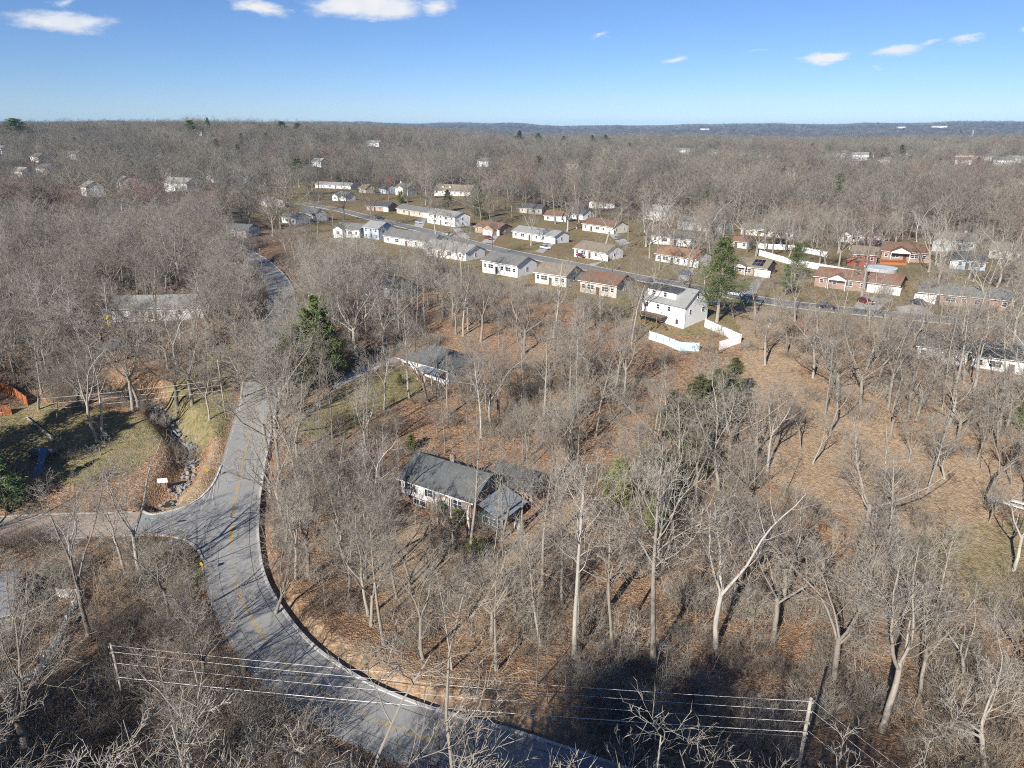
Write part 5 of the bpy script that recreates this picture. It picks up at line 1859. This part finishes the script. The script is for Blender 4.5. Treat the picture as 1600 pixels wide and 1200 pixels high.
evergreen(0, 'round-topped dark pine beyond the far end of the street', 468, 293, 246, 1.7)
evergreen(2, 'dark conical cedar standing alone behind the white split-level', 749, 344, 288, .9)
evergreen(3, 'rounded dark cedar beside the white split-level roof', 700, 331, 296, 1.5)
evergreen(5, 'round green shrub beside the dark-roofed brick house', 626, 318, 299, 1.1)
evergreen(5, 'evergreen shrub in the leaves above the split-level roof', 640, 704, 678, 1.0)
evergreen(5, 'olive shrub against the porch of the split-level house', 712, 828, 796, 1.1)
evergreen(5, 'second olive shrub along the brick front of the split-level house', 690, 812, 786, 1.1)
evergreen(5, 'yellow-green shrub on the slope below the sunroom', 745, 868, 838, 1.2)
evergreen(5, 'low evergreen shrub in the lawn below the driveway house', 624, 602, 585, 1.0)
evergreen(5, 'small green shrub in the leaf litter of the middle wood', 826, 682, 668, 1.0)
evergreen(5, 'small grey-green shrub beside the middle wood trail', 870, 662, 646, 1.1)
evergreen(6, 'yellow-green cedar at the picture edge of the clearing', 1592, 672, 625, 1.6)
evergreen(0, 'small dark pine beside the light blue house', 353, 280, 258, 1.5)
evergreen(4, 'lone pointed spruce on the wooded skyline', 326, 206, 183, 1.3)
evergreen(0, 'dark pine beside the lone skyline spruce', 298, 202, 187, 2.0)
evergreen(0, 'dark pine crown on the skyline above the far street', 440, 206, 189, 2.2)
evergreen(0, 'second dark pine in the skyline group', 466, 208, 192, 2.0)
evergreen(0, 'dark pine at the skyline edge of the picture', 22, 200, 184, 2.6)
evergreen(2, 'dark cedar in the far woods right of centre', 1085, 262, 244, 1.4)
evergreen(1, 'green pine in the woods behind the white portico ranch', 1225, 262, 244, 1.2)
for k, (px, py) in enumerate(((812, 222), (840, 224), (880, 228), (925, 226), (945, 224))):
    evergreen([2, 0, 3, 2, 0][k], ['first', 'second', 'third', 'fourth', 'fifth'][k] + ' dark evergreen in the row on the far wooded rise, counted from the tallest', px, py, py - (18 - k), 1.8)

def shade_pine(k, px, py, h, v, label, group, f=1.12, bare=False):
    """a tall pine outside the frame whose crown's shadow falls on picture point px, py"""
    q = at(px, py)
    for h, f in [(h_, f_) for f_ in ((1.12,) if f < 1.3 else (1.2, 1.3, 1.4, 1.5, 1.6, 1.7)) for h_ in ([h, 21, 18] if f < 1.3 else range(15, 33))]:
        r = f * h
        x_, y_ = q[0] - .515 * r, q[1] - .857 * r
        z_ = Hs(x_, y_)
        u_, v_, Z_ = to_px(np.array([[x_ + dx, y_ + dy, z_ + h * k_] for (dx, dy, k_) in ((-7, 5, .4), (7, 5, .4), (0, 8, .35), (0, 7, .55), (0, 4, .8), (0, 1.5, 1.03))]))
        if not ((Z_ > 1) & (v_ < (1222 if not bare else 1262)) & (v_ > 0) & (u_ > -10) & (u_ < 1610)).any():
            break
    else:
        return
    if bare:
        SHADERS.append((x_, y_, z_, h)); return
    o = empty('pine_tree', (x_, y_, Hs(x_, y_)), k * 1.7, label, 'tree', group)
    wd_ = 1.4 if f < 1.3 else .95
    o.scale = (h / 16 * wd_, h / 16 * wd_, h / 16)
    link('trunk', EV[v]['trunk'], o); link('crown', EV[v]['crown'], o)


SHADERS = []
for px in range(860, 1200, 34):
    for py in (1050, 1095, 1140):
        shade_pine(0, px + 9 * (py % 4), py, 19, 0, '', '', 1.52, True)
for k, (px, py) in enumerate(((985, 1080), (1095, 1090))):
    shade_pine(k, px, py, 19, 0, 'dense pine outside the lower edge of the picture shading the thicket', 'pines that shade the thicket', 1.52)
for k, (px, py) in enumerate(((100, 648), (140, 664), (180, 668), (150, 690), (205, 655))):
    shade_pine(k, px, py, 24, 1, 'dense pine outside the edge of the picture shading the lawn', 'pines that shade the lawn')

# ---- bare trees: known ones and two added for road shadows first: base point, top point, form index
tx0 = len(FOOT)
PLACED = [  # px, py (base), tx, ty (top), variant, scale across, words
    (1020, 1042, 1008, 610, 0, 1.0), (1118, 1012, 1150, 742, 5, 1.05), (1208, 998, 1235, 770, 7, 1.0), (1300, 1072, 1335, 800, 6, 1.05), (1378, 1142, 1490, 838, 4, 1.1),
    (1538, 1205, 1530, 985, 6, 1.1), (1600, 1120, 1590, 900, 3, 1.0), (845, 1012, 828, 800, 2, .8), (897, 1026, 880, 690, 2, .9), (957, 1025, 935, 760, 1, .85),
    (661, 1030, 622, 830, 3, 1.0), (600, 1008, 565, 790, 1, .9), (706, 1046, 698, 880, 11, .7), (300, 1245, 270, 1035, 6, 1.0), (682, 1235, 690, 1090, 7, .9),
    (140, 992, 108, 742, 3, .95), (55, 1215, 28, 880, 13, 1.0), (222, 905, 178, 688, 5, .95), (196, 898, 150, 735, 4, .9), (114, 905, 75, 745, 3, .9),
    (152, 692, 118, 512, 5, .95), (160, 682, 165, 520, 11, 1.0), (300, 632, 275, 470, 6, 1.1), (318, 610, 312, 478, 3, 1.0), (345, 575, 335, 452, 0, .9), (460, 652, 425, 490, 3, 1.1), (668, 628, 640, 500, 13, 1.15),
    (904, 652, 890, 492, 2, .8), (708, 862, 702, 735, 7, .95), (735, 870, 760, 650, 1, .9), (865, 845, 880, 690, 5, .9), (1345, 634, 1350, 470, 6, 1.1), (1370, 606, 1395, 462, 4, 1.0), (1195, 570, 1200, 445, 6, 1.0),
    (1230, 552, 1225, 440, 4, 1.0), (1270, 590, 1268, 452, 3, 1.0), (1300, 612, 1305, 470, 0, .9), (1425, 605, 1440, 470, 3, .95), (1460, 612, 1475, 465, 7, .95), (1520, 615, 1540, 440, 3, 1.0), (1570, 625, 1580, 470, 0, 1.0), (1600, 600, 1610, 440, 6, 1.0),
    (1384, 724, 1386, 640, 11, .9), (1420, 722, 1428, 615, 8, .9), (1476, 748, 1488, 620, 8, 1.1), (1343, 726, 1342, 645, 11, .9), (1546, 816, 1552, 715, 8, 1.0), (1580, 760, 1590, 650, 3, .9), (1250, 700, 1258, 610, 3, 1.0), (1270, 725, 1300, 630, 3, .9), (1205, 845, 1200, 745, 7, .9),
    (1000, 500, 1010, 392, 6, 1.0), (953, 455, 950, 345, 13, .95), (868, 350, 862, 262, 12, 1.2), (905, 348, 900, 272, 12, 1.1), (800, 340, 800, 268, 6, 1.1), (1110, 400, 1105, 310, 12, 1.1), (665, 320, 663, 250, 3, 1.2),
    (1255, 392, 1258, 318, 4, 1.1), (1290, 418, 1300, 315, 8, 1.2), (1310, 422, 1325, 320, 6, 1.0), (1368, 370, 1370, 300, 0, 1.1), (1432, 378, 1440, 310, 5, 1.0), (1410, 374, 1412, 300, 0, 1.0), (1480, 470, 1485, 385, 13, 1.1), (1540, 480, 1535, 380, 3, 1.1), (1445, 470, 1440, 400, 8, 1.3),
    (80, 520, 40, 400, 2, 1.0), (70, 545, 55, 415, 5, 1.0), (30, 515, 10, 420, 0, 1.0), (100, 540, 95, 420, 2, 1.0), (175, 545, 150, 430, 2, .9), (188, 528, 175, 450, 0, .8), (60, 640, 55, 510, 8, 1.2), (90, 660, 95, 545, 8, 1.1), (230, 480, 225, 420, 6, 1.2),
    (352, 470, 350, 400, 3, 1.1), (385, 520, 380, 440, 3, 1.1), (520, 700, 515, 560, 1, .8), (575, 690, 570, 545, 1, .8), (430, 960, 445, 770, 8, 1.1), (480, 900, 470, 700, 3, 1.0), (530, 870, 520, 690, 8, 1.0), (620, 935, 600, 770, 4, .9), (440, 820, 430, 640, 3, .95),
    (500, 640, 495, 520, 4, .9), (1440, 1010, 1445, 860, 8, 1.0), (1500, 1080, 1510, 900, 3, 1.0), (20, 1000, 30, 860, 6, 1.0), (436, 735, 420, 565, 6, 1.0), (468, 770, 452, 600, 3, 1.0), (432, 690, 418, 530, 3, 1.0), (452, 640, 440, 490, 4, 1.0), (396, 575, 388, 470, 6, 1.0), (372, 600, 360, 490, 3, 1.0), (455, 560, 450, 450, 4, 1.1), (462, 520, 455, 430, 6, 1.0), (408, 505, 400, 430, 3, 1.1), (445, 860, 425, 690, 8, 1.1), (462, 905, 470, 745, 4, 1.0), (572, 905, 556, 742, 3, 1.1), (612, 890, 596, 735, 4, 1.0), (640, 925, 628, 770, 3, 1.0), (585, 860, 575, 710, 6, .9), (545, 935, 535, 770, 3, 1.0), (675, 900, 668, 770, 9, 1.0), (1180, 492, 1180, 405, 6, 1.2), (1242, 502, 1246, 405, 4, 1.2), (1312, 506, 1314, 420, 3, 1.1), (1382, 512, 1386, 425, 6, 1.1), (1450, 520, 1455, 430, 4, 1.1), (1146, 498, 1150, 422, 8, 1.1), (1050, 832, 1040, 650, 3, 1.1), (1010, 802, 1003, 640, 8, 1.1), (1088, 800, 1092, 640, 4, 1.0), (1122, 765, 1128, 600, 3, 1.1), (978, 785, 970, 640, 4, 1.0), (1140, 722, 1152, 565, 6, 1.1), (1062, 770, 1060, 610, 1, 1.1), (1030, 740, 1028, 590, 3, 1.2), (425, 672, 402, 520, 6, 1.35), (442, 648, 420, 482, 13, 1.3), (452, 622, 432, 468, 7, 1.4), (432, 604, 412, 474, 6, 1.4), (449, 582, 436, 452, 13, 1.3), (418, 706, 396, 558, 7, 1.3), (392, 540, 392, 440, 7, 1.3), (378, 622, 372, 500, 13, 1.2), (250, 562, 246, 448, 6, 1.2), (285, 548, 280, 440, 3, 1.2), (215, 556, 212, 450, 4, 1.2), (262, 975, 246, 800, 3, 1.0), (305, 1005, 296, 850, 8, 1.1), (785, 845, 795, 690, 3, 1.0), (815, 830, 822, 690, 4, 1.0), (770, 880, 782, 740, 9, 1.0), (600, 640, 595, 520, 3, 1.1), (700, 650, 702, 530, 4, 1.0), (735, 620, 738, 505, 6, 1.0), (760, 640, 755, 520, 1, .8), (820, 620, 815, 500, 2, .8), (1560, 700, 1560, 560, 4, 1.0),  # two thicket trees left of the road are added to shadow it
]
EL = []      # every bare tree: x, y, z, height, variant, rot, across, tiltx, tilty, hand-placed


def tilt_for(p, h, tx):
    """lean (metres across at the top) that brings the top to picture column tx"""
    c, s = math.cos(R(PITCH)), math.sin(R(PITCH))
    Z = p[1] * c - (p[2] + h - CAM_H) * s
    return (tx - 800) / FPX * Z - p[0]


occupied = []
for (px, py, tx, ty, v, ac) in PLACED:
    p = at(px, py)
    h = min(height_for(p, ty), 27.0)
    lean = tilt_for(p, h, tx)
    lean = max(-.28 * h, min(.28 * h, lean))
    EL.append([p[0], p[1], p[2], h, v, random.random() * 6.28, ac, 0.0, math.atan2(lean, h), True])
    occupied.append((p[0], p[1]))

SIGHT = []
for k in range(0):
    pass


def fill_trees():
    """woods between the hand-placed trees: jittered grid, thinned where the photograph shows lawns, clearings, roofs and roads"""
    g = np.random.default_rng(5)
    out = []
    def cells(r0, r1, step, half):
        xs = np.arange(-r1, r1, step); ys = np.arange(10, r1, step)
        X, Y = np.meshgrid(xs, ys)
        X = (X + g.random(X.shape) * step).ravel(); Y = (Y + g.random(Y.shape) * step).ravel()
        d = np.hypot(X, Y)
        m_ = (d >= r0) & (d < r1) & (np.abs(np.arctan2(X, Y)) < math.radians(half))
        return X[m_], Y[m_]
    x, y = cells(12, 330, 4.3, 70)
    keep = np.ones(len(x))
    keep *= .72
    keep[x < -32] *= .82
    nb = inside(Z_NEIGH, x, y)
    keep[nb] = .21
    for zz, k in ((Z_TAN2, .50), (Z_CLEAR, .10), (Z_TAN, .04), (Z_GREEN_R, .03), (Z_LAWN_L, .05), (Z_STRIP_L, .25), (Z_LAWN_M, .12), (Z_CORNER, .05), (Z_PAD, .04), (Z_BACKYARD, .0), (Z_POND, .22)):
        keep[inside(zz, x, y)] = k
    keep[inside(Z_DENSE, x, y)] = .95
    for zz, k in ((Z_LL, .06), (Z_LM, .10), (Z_BR, .22), (Z_BANK, .12)):
        keep[inside(zz, x, y)] = k
    for r, mg in ((main_road, 5.2), (side_road, 5.0), (street, 5.5), (drive, 3.0), (creek, 2.5)):
        d, _ = r.near(x, y); keep[d < mg] = 0
    for (fx, fy, fr) in FOOT:
        keep[np.hypot(x - fx, y - fy) < fr + .6] = 0
    for (ox, oy) in occupied:
        keep[np.hypot(x - ox, y - oy) < 3.4] = 0
    ok = g.random(len(x)) < keep
    return x[ok], y[ok], nb[ok]


fx, fy, fnb = fill_trees()
# keep the roofs that the photograph shows clear of crowns right in front of them
VIEW = [(360, 640, 285, 372, .35), (735, 990, 398, 462, .35), (590, 740, 350, 400, .5), (470, 610, 565, 640, .3), (930, 1170, 580, 790, .62), (0, 330, 760, 850, .25), (0, 200, 640, 740, .3), (400, 460, 400, 460, .2), (632, 775, 715, 830, .25), (1010, 1112, 450, 515, .12), (1010, 1160, 500, 550, .12), (1160, 1460, 375, 470, .3), (640, 710, 535, 605, .35), (735, 985, 335, 405, .4), (330, 400, 640, 900, .10), (600, 680, 320, 350, .4)]
fz = H(fx, fy)
g5 = np.random.default_rng(8)
fh = np.where(g5.random(len(fx)) < .30, 6 + 5 * g5.random(len(fx)), 11.5 + 8.5 * g5.random(len(fx)))
fh[fnb] = 11 + 7.5 * g5.random(fnb.sum())
drop = np.zeros(len(fx), bool)
for frac in (.55, .8, 1.0):                      # crowns that would rise into the lower edge of the picture
    px, py, Z_ = to_px(np.column_stack([fx, fy, fz + fh * frac]))
    _, pb, _ = to_px(np.column_stack([fx, fy, fz]))
    drop |= (pb > 1200) & (py < 1215) & (px > -60) & (px < 1660)
for (x0, x1, y0, y1, k) in VIEW:
    for frac in (.35, .6, .85):
        px, py, _ = to_px(np.column_stack([fx, fy, fz + fh * frac]))
        drop |= (px > x0 - 12) & (px < x1 + 12) & (py > y0) & (py < y1) & (g5.random(len(fx)) > k)
fx, fy, fz, fh, fnb = (a[~drop] for a in (fx, fy, fz, fh, fnb))
pv = np.array([.13, .13, .07, .12, .10, .06, .07, .05, .05, .08, .07, .03, .0, .04]); pv /= pv.sum()
fv = g5.choice(len(FORMS), len(fx), p=pv)
small = fh < 12
fv[small] = g5.choice([9, 10, 8, 9, 10, 3], small.sum())
dz = inside(Z_DENSE, fx, fy); fv[dz] = g5.choice([3, 4, 8, 8, 9, 3, 5], dz.sum()); fh[dz] = 10 + 7 * g5.random(dz.sum())
lw = ((fx < -32) | (np.hypot(fx, fy) > 190) | inside(Z_TAN2, fx, fy)) & (g5.random(len(fx)) < .75)
fv[lw] = g5.choice([3, 4, 5, 6, 7, 13, 8], lw.sum(), p=[.2, .2, .08, .2, .16, .1, .06]); fh[lw] = np.maximum(fh[lw], 12.5)
fv[fnb] = g5.choice([3, 4, 6, 7, 8, 13, 5], fnb.sum())
red = fnb & (g5.random(len(fx)) < .2); fv[red] = 12
broad_ = lw | fnb
for i in range(len(fx)):
    EL.append([fx[i], fy[i], fz[i], fh[i], int(fv[i]), g5.random() * 6.28, (1.12 if broad_[i] else .85) + .42 * g5.random(), g5.normal() * .035, g5.normal() * .035, False])

g6 = np.random.default_rng(14)
for k in range(170):                               # woods outside the frame whose shadows reach into it
    x_, y_ = g6.uniform(-66, 24), g6.uniform(-30, 44)
    h_ = 17 + 6 * g6.random()
    z_ = Hs(x_, y_)
    a_, b_, Z_ = to_px(np.array([[x_, y_, z_ + h_]]))
    if main_road.near(np.array([x_]), np.array([y_]))[0][0] < 6 or (Z_[0] > 1 and b_[0] < 1215 and -80 < a_[0] < 1700):
        continue
    EL.append([x_, y_, z_, h_, int(g6.choice([3, 4, 5, 6, 7, 13])), g6.random() * 6.28, 1.15, 0, 0, False])

for (x_, y_, z_, h_) in SHADERS:
    EL.append([x_, y_, z_, h_, int(g6.choice([3, 4, 6, 7, 8, 13])), g6.random() * 6.28, 1.15, 0, 0, False])

EA = np.array([e[:9] for e in EL])
bx_, by_, bz_ = to_px(EA[:, :3] + np.array([0, 0, .2]))
tx_, ty_, _ = to_px(EA[:, :3] + np.column_stack([np.zeros(len(EA)), np.zeros(len(EA)), EA[:, 3]]))
mx_, my_, _ = to_px(EA[:, :3] + np.column_stack([np.zeros(len(EA)), np.zeros(len(EA)), EA[:, 3] * .7]))
inview = (mx_ > -10) & (mx_ < 1610) & (my_ > 0) & (my_ < 1205) & (bz_ > 5)
size = np.where(inview, EA[:, 3] / np.maximum(bz_, 1), 0)
size = size + np.array([10.0 if (e[9] and inview[i]) else 0 for i, e in enumerate(EL)])
order = np.argsort(-size)
THINGS = [i for i in order[:300] if inview[i]]
thing_set = set(THINGS)

# landmarks that labels of trees can point to
LM = [('the split-level house', 700, 775), ('the white house with dormer', 1067, 500), ('the blue-tarped fence', 1050, 540), ('the driveway house', 665, 590), ('the street name sign', 239, 838), ('the creek board', 256, 763),
      ('the yellow verge sign', 326, 752), ('the white picket fence', 110, 970), ('the thicket utility pole', 198, 1112), ('the tall brush pole', 1243, 1225), ('the slim verge pole', 353, 652), ('the yellow slide', 172, 522),
      ('the white panel in the clearing', 1575, 792), ('the cedar clump', 1085, 700), ('the roadside cedars', 490, 600), ('the edge spruce', 12, 790), ('the driveway mouth', 445, 655), ('the lawn platform', 72, 712),
      ('the inside of the road bend', 470, 985), ('the lower end of the road', 780, 1140), ('the clearing house back', 1480, 570), ('the brick ranch', 1340, 460), ('the long white fence', 1350, 440), ('the rusty-roofed ranch', 1060, 415),
      ('the low hidden house', 590, 468), ('the far bend of the road', 430, 455), ('the sunroom', 765, 810), ('the pale-roofed house by the slide', 280, 480), ('the reddish maples', 885, 349), ('the tall pine', 1120, 503), ('the shaded middle thicket', 980, 1090),
      ('the wood trail', 900, 680), ('the storm drain', 268, 850), ('the orange fence', 15, 630), ('the post and rail fence', 972, 488), ('the yellow-green edge cedar', 1592, 672), ('the shaded teal house', 212, 405), ('the grey roof above the bend', 385, 372), ('the silver car by the pale roof', 243, 472), ('the blue car below the slide', 184, 540), ('the white two-gabled house', 562, 372), ('the white wide-roofed house', 672, 391), ('the sapling-screened house', 812, 436), ('the brown-roofed tan house', 962, 466), ('the dark round pine', 468, 293), ('the corner grey gable', 489, 346)]
LMW = np.array([at(px, py)[:2] for _, px, py in LM])
ORD = ['nearest', 'second nearest', 'third nearest', 'fourth nearest', 'fifth nearest', 'sixth nearest', 'seventh nearest', 'eighth nearest', 'ninth nearest', 'tenth nearest', 'eleventh nearest', 'twelfth nearest',
       'thirteenth nearest', 'fourteenth nearest', 'fifteenth nearest', 'sixteenth nearest', 'seventeenth nearest', 'eighteenth nearest', 'nineteenth nearest', 'twentieth nearest', 'twenty-first nearest', 'twenty-second nearest',
       'twenty-third nearest', 'twenty-fourth nearest', 'twenty-fifth nearest', 'twenty-sixth nearest', 'twenty-seventh nearest', 'twenty-eighth nearest', 'twenty-ninth nearest', 'thirtieth nearest']
TP = EA[THINGS][:, :2]
DL = np.linalg.norm(TP[:, None] - LMW[None], axis=2)
RANK = np.argsort(np.argsort(DL, axis=0), axis=0)
FW = {'tall': 'straight', 'forked': 'forked', 'broad': 'wide-crowned', 'fan': 'fan-shaped', 'sapling': 'slender', 'snag': 'sparse-limbed'}


def tree_label(i, k):
    e = EL[i]
    v = TREES[e[4]]
    l = int(np.argmin(RANK[k] + DL[k] * .002))
    r = min(int(RANK[k, l]), len(ORD) - 1)
    sz = 'tall' if e[3] > 16.5 else ('small' if e[3] < 11 else 'mid-sized')
    tone = 'pale-barked' if v['pale'] else ('red-twigged' if v['red'] else 'grey')
    ln = e[8]
    lean = ' leaning' if abs(ln) > .12 else ''
    return '%s %s %s%s bare tree, %s to %s' % (sz, tone, FW[v['form']], lean, ORD[r], LM[l][0])


for k, i in enumerate(THINGS):
    e = EL[i]
    v = TREES[e[4]]
    s = e[3] / HT
    o = empty('bare_tree', (e[0], e[1], e[2]), 0, tree_label(i, k), 'tree', 'bare winter trees')
    o.rotation_euler = (e[7], e[8], e[5]); o.rotation_mode = 'ZXY'
    # spin first, then lean: the lean is a turn about the world axes
    mtx = Matrix.Rotation(e[8], 3, 'Y') @ Matrix.Rotation(e[7], 3, 'X') @ Matrix.Rotation(e[5], 3, 'Z')
    o.rotation_mode = 'XYZ'; o.rotation_euler = mtx.to_euler('XYZ')
    o.scale = (s * e[6], s * e[6], s)
    link('trunk', v['trunk'], o); link('crown', v['crown'], o)

rest = [i for i in range(len(EL)) if i not in thing_set]
RA = EA[rest]
jm = [joined('woodland_tree', v['geo'][0], v['geo'][1], v['bark'], v['twig']) for v in TREES]
# far woods use thinned trees
FT = [new_mesh('far_tree', *far_tree(500 + k, 17.0, 'tall' if k % 3 == 0 else 'broad'), [M['twig_far'] if k < 6 else M['twig_red']]) for k in range(7)]
FE = [joined('far_evergreen', *EVG[k], M['bark_dark'], M['needle_dark']) for k in (0, 2)]


def far_points():
    g = np.random.default_rng(21)
    P, I, S = [], [], []
    for (r0, r1, step, sc_, half) in ((330, 620, 10.4, 1.2, 47), (620, 1050, 12.0, 1.32, 46), (1050, 1900, 14.0, 1.4, 45), (1900, 3400, 25.0, 2.1, 44), (3400, 12500, 70.0, 3.6, 44)):
        xs = np.arange(-r1 * .75, r1 * .75, step); ys = np.arange(r0 * .6, r1, step)
        X, Y = np.meshgrid(xs, ys)
        X = (X + (g.random(X.shape) - .5) * step * 1.3).ravel(); Y = (Y + (g.random(Y.shape) - .5) * step * 1.3).ravel()
        d = np.hypot(X, Y); m_ = (d >= r0) & (d < r1) & (np.abs(np.arctan2(X, Y)) < math.radians(half))
        X, Y = X[m_], Y[m_]
        keep = np.full(len(X), .92)
        keep[inside(Z_NEIGH, X, Y)] = .30
        d2, _ = street.near(X, Y); keep[d2 < 6] = 0
        d2, _ = main_road.near(X, Y); keep[d2 < 6] = 0
        for (ax, ay, ar) in FOOT:
            dd = np.hypot(X - ax, Y - ay)
            keep[dd < ar + .8] = 0
            if r0 < 1500 and ar > 3:          # a gap on the camera side so that the house shows
                t = np.array((ax, ay)); L_ = np.linalg.norm(t); u = t / L_
                al = X * u[0] + Y * u[1]; ac = np.abs(-X * u[1] + Y * u[0])
                gap = 24 + L_ * (.12 if L_ > 620 else .07)
                keep[(al < L_) & (al > L_ - gap) & (ac < ar * .8)] *= .12
        ok = g.random(len(X)) < keep
        X, Y = X[ok], Y[ok]
        P.append(np.column_stack([X, Y, H(X, Y) if r0 < 700 else base_h(X, Y)]))
        ii = g.integers(0, 6, len(X)); patch = np.sin(X * .021 + 2) * np.sin(Y * .017) + .6 * g.normal(size=len(X))
        ii[patch > 1.55] = 6
        ev = g.random(len(X)) < .012 + .03 * (np.sin(X * .008 + 1) * np.sin(Y * .006) > .55); ii[ev] = 7 + g.integers(0, 2, ev.sum())
        I.append(ii); S.append(sc_ * (.72 + .5 * g.random(len(X))))
    return np.vstack(P), np.concatenate(I), np.concatenate(S)


FPn, FI, FS = far_points()
scl_ = np.column_stack([FS * (.95 + .3 * rng.random(len(FS))), FS, np.minimum(FS * (.8 + .3 * rng.random(len(FS))), 1.25)])
scl_[:, 1] = scl_[:, 0]
RS = np.column_stack([RA[:, 3] / HT * RA[:, 6], RA[:, 3] / HT * RA[:, 6], RA[:, 3] / HT])
scatter('woodland', jm + FT + FE, np.vstack([RA[:, :3], FPn]), np.r_[RA[:, 4].astype(int), FI + len(jm)], np.r_[RA[:, 5], rng.random(len(FI)) * 6.28], np.vstack([RS, scl_]))

# ---- undergrowth
BR = [new_mesh('brush', *brush(700 + k, 2.2 + .35 * k), [M['brush'] if k % 2 else M['twig']]) for k in range(5)]


def brush_points():
    g = np.random.default_rng(31)
    step = 2.5
    xs = np.arange(-150, 150, step); ys = np.arange(26, 240, step)
    X, Y = np.meshgrid(xs, ys)
    X = (X + g.random(X.shape) * step).ravel(); Y = (Y + g.random(Y.shape) * step).ravel()
    m_ = np.abs(np.arctan2(X, Y)) < R(46); X, Y = X[m_], Y[m_]
    nz = np.sin(X * .09 + 1.2) * np.sin(Y * .11 + .4) + .5 * np.sin(X * .23 + Y * .17)
    keep = np.clip(.34 + .34 * nz, .06, .85)
    keep[inside(Z_NEIGH, X, Y)] = .02
    for zz, k in ((Z_TAN2, .12), (Z_CLEAR, .05), (Z_TAN, .04), (Z_GREEN_R, .02), (Z_LAWN_L, .02), (Z_STRIP_L, .08), (Z_LAWN_M, .03), (Z_CORNER, .03), (Z_PAD, .02), (Z_BACKYARD, .02), (Z_TARP, .04)):
        keep[inside(zz, X, Y)] = k
    keep[inside(Z_POND, X, Y)] = .55
    lf = zone([(-100, 870), (330, 860), (420, 1010), (560, 1160), (560, 1300), (-200, 1300)])
    keep[inside(lf, X, Y)] = .97
    keep[inside(zone([(30, 925), (140, 920), (145, 960), (105, 1040), (40, 1100), (-30, 1110), (-30, 1060), (70, 1000)]), X, Y)] = .2
    slope = zone([(430, 960), (520, 1040), (700, 1110), (900, 1150), (860, 1050), (640, 1040), (520, 960)])
    keep[inside(slope, X, Y)] = .06
    rs = zone([(1180, 820), (1450, 880), (1700, 960), (1700, 1300), (1180, 1300)])
    keep[inside(rs, X, Y)] = .55
    for r, mg in ((main_road, 5.4), (side_road, 4.6), (street, 5), (drive, 2.8), (creek, 1.6)):
        d, _ = r.near(X, Y); keep[d < mg] = 0
    for (ax, ay, ar) in FOOT:
        keep[np.hypot(X - ax, Y - ay) < ar * .9 + .2] = 0
    ok = g.random(len(X)) < keep
    return X[ok], Y[ok]


ux_, uy_ = brush_points()
scatter('undergrowth', BR, np.column_stack([ux_, uy_, H(ux_, uy_)]), rng.integers(0, 5, len(ux_)), rng.random(len(ux_)) * 6.28, .55 + 1.0 * rng.random(len(ux_)) ** 1.5)

# ---- creek stones: countable only as a mass
def stone(seed):
    g = np.random.default_rng(seed)
    v = np.array([(x, y, z) for z in (-.3, .3) for (x, y) in ((.5, 0), (.2, .45), (-.4, .3), (-.45, -.25), (.15, -.45))] + [(0, 0, .48)]) * (1 + .25 * g.normal(size=(11, 1)))
    f = [(i, (i + 1) % 5, 5 + (i + 1) % 5, 5 + i) for i in range(5)]
    return new_mesh('stone', v, f, [(5 + i, 5 + (i + 1) % 5, 10) for i in range(5)], [M['stone']])


n = 520
k = rng.integers(0, len(creek.c), n)
o_ = rng.normal(size=n) * .75
sp = creek.c[k] + creek.n[k] * o_[:, None] + rng.normal(size=(n, 2)) * .4
scatter('creek_stones', [stone(s) for s in range(4)], np.column_stack([sp, H(sp[:, 0], sp[:, 1]) + .05]), rng.integers(0, 4, n), rng.random(n) * 6.28, .25 + .6 * rng.random(n) ** 2)

# ------------------------------------------------------------------ haze
def haze():
    lo, hi = -32.0, 150.0
    me = MB().box(-13000, 13000, -2000, 13000, lo, hi).mesh('haze', [])
    m_ = bpy.data.materials.new('haze'); m_.use_nodes = True
    t = NT(m_.node_tree)
    out = t.n('ShaderNodeOutputMaterial')
    v = t.n('ShaderNodeVolumePrincipled', {'Color': (.30, .62, 1.0, 1), 'Density': 5.0e-5, 'Anisotropy': -.12})
    t.t.links.new(v.outputs[0], out.inputs['Volume'])
    me.materials.append(m_)
    tag(link('haze', me), kind='stuff')


haze()
print('TREES', len(EL), 'things', len(THINGS), 'far', len(FPn), 'brush', len(ux_), 'tris', sum(len(m_.polygons) for m_ in bpy.data.meshes))
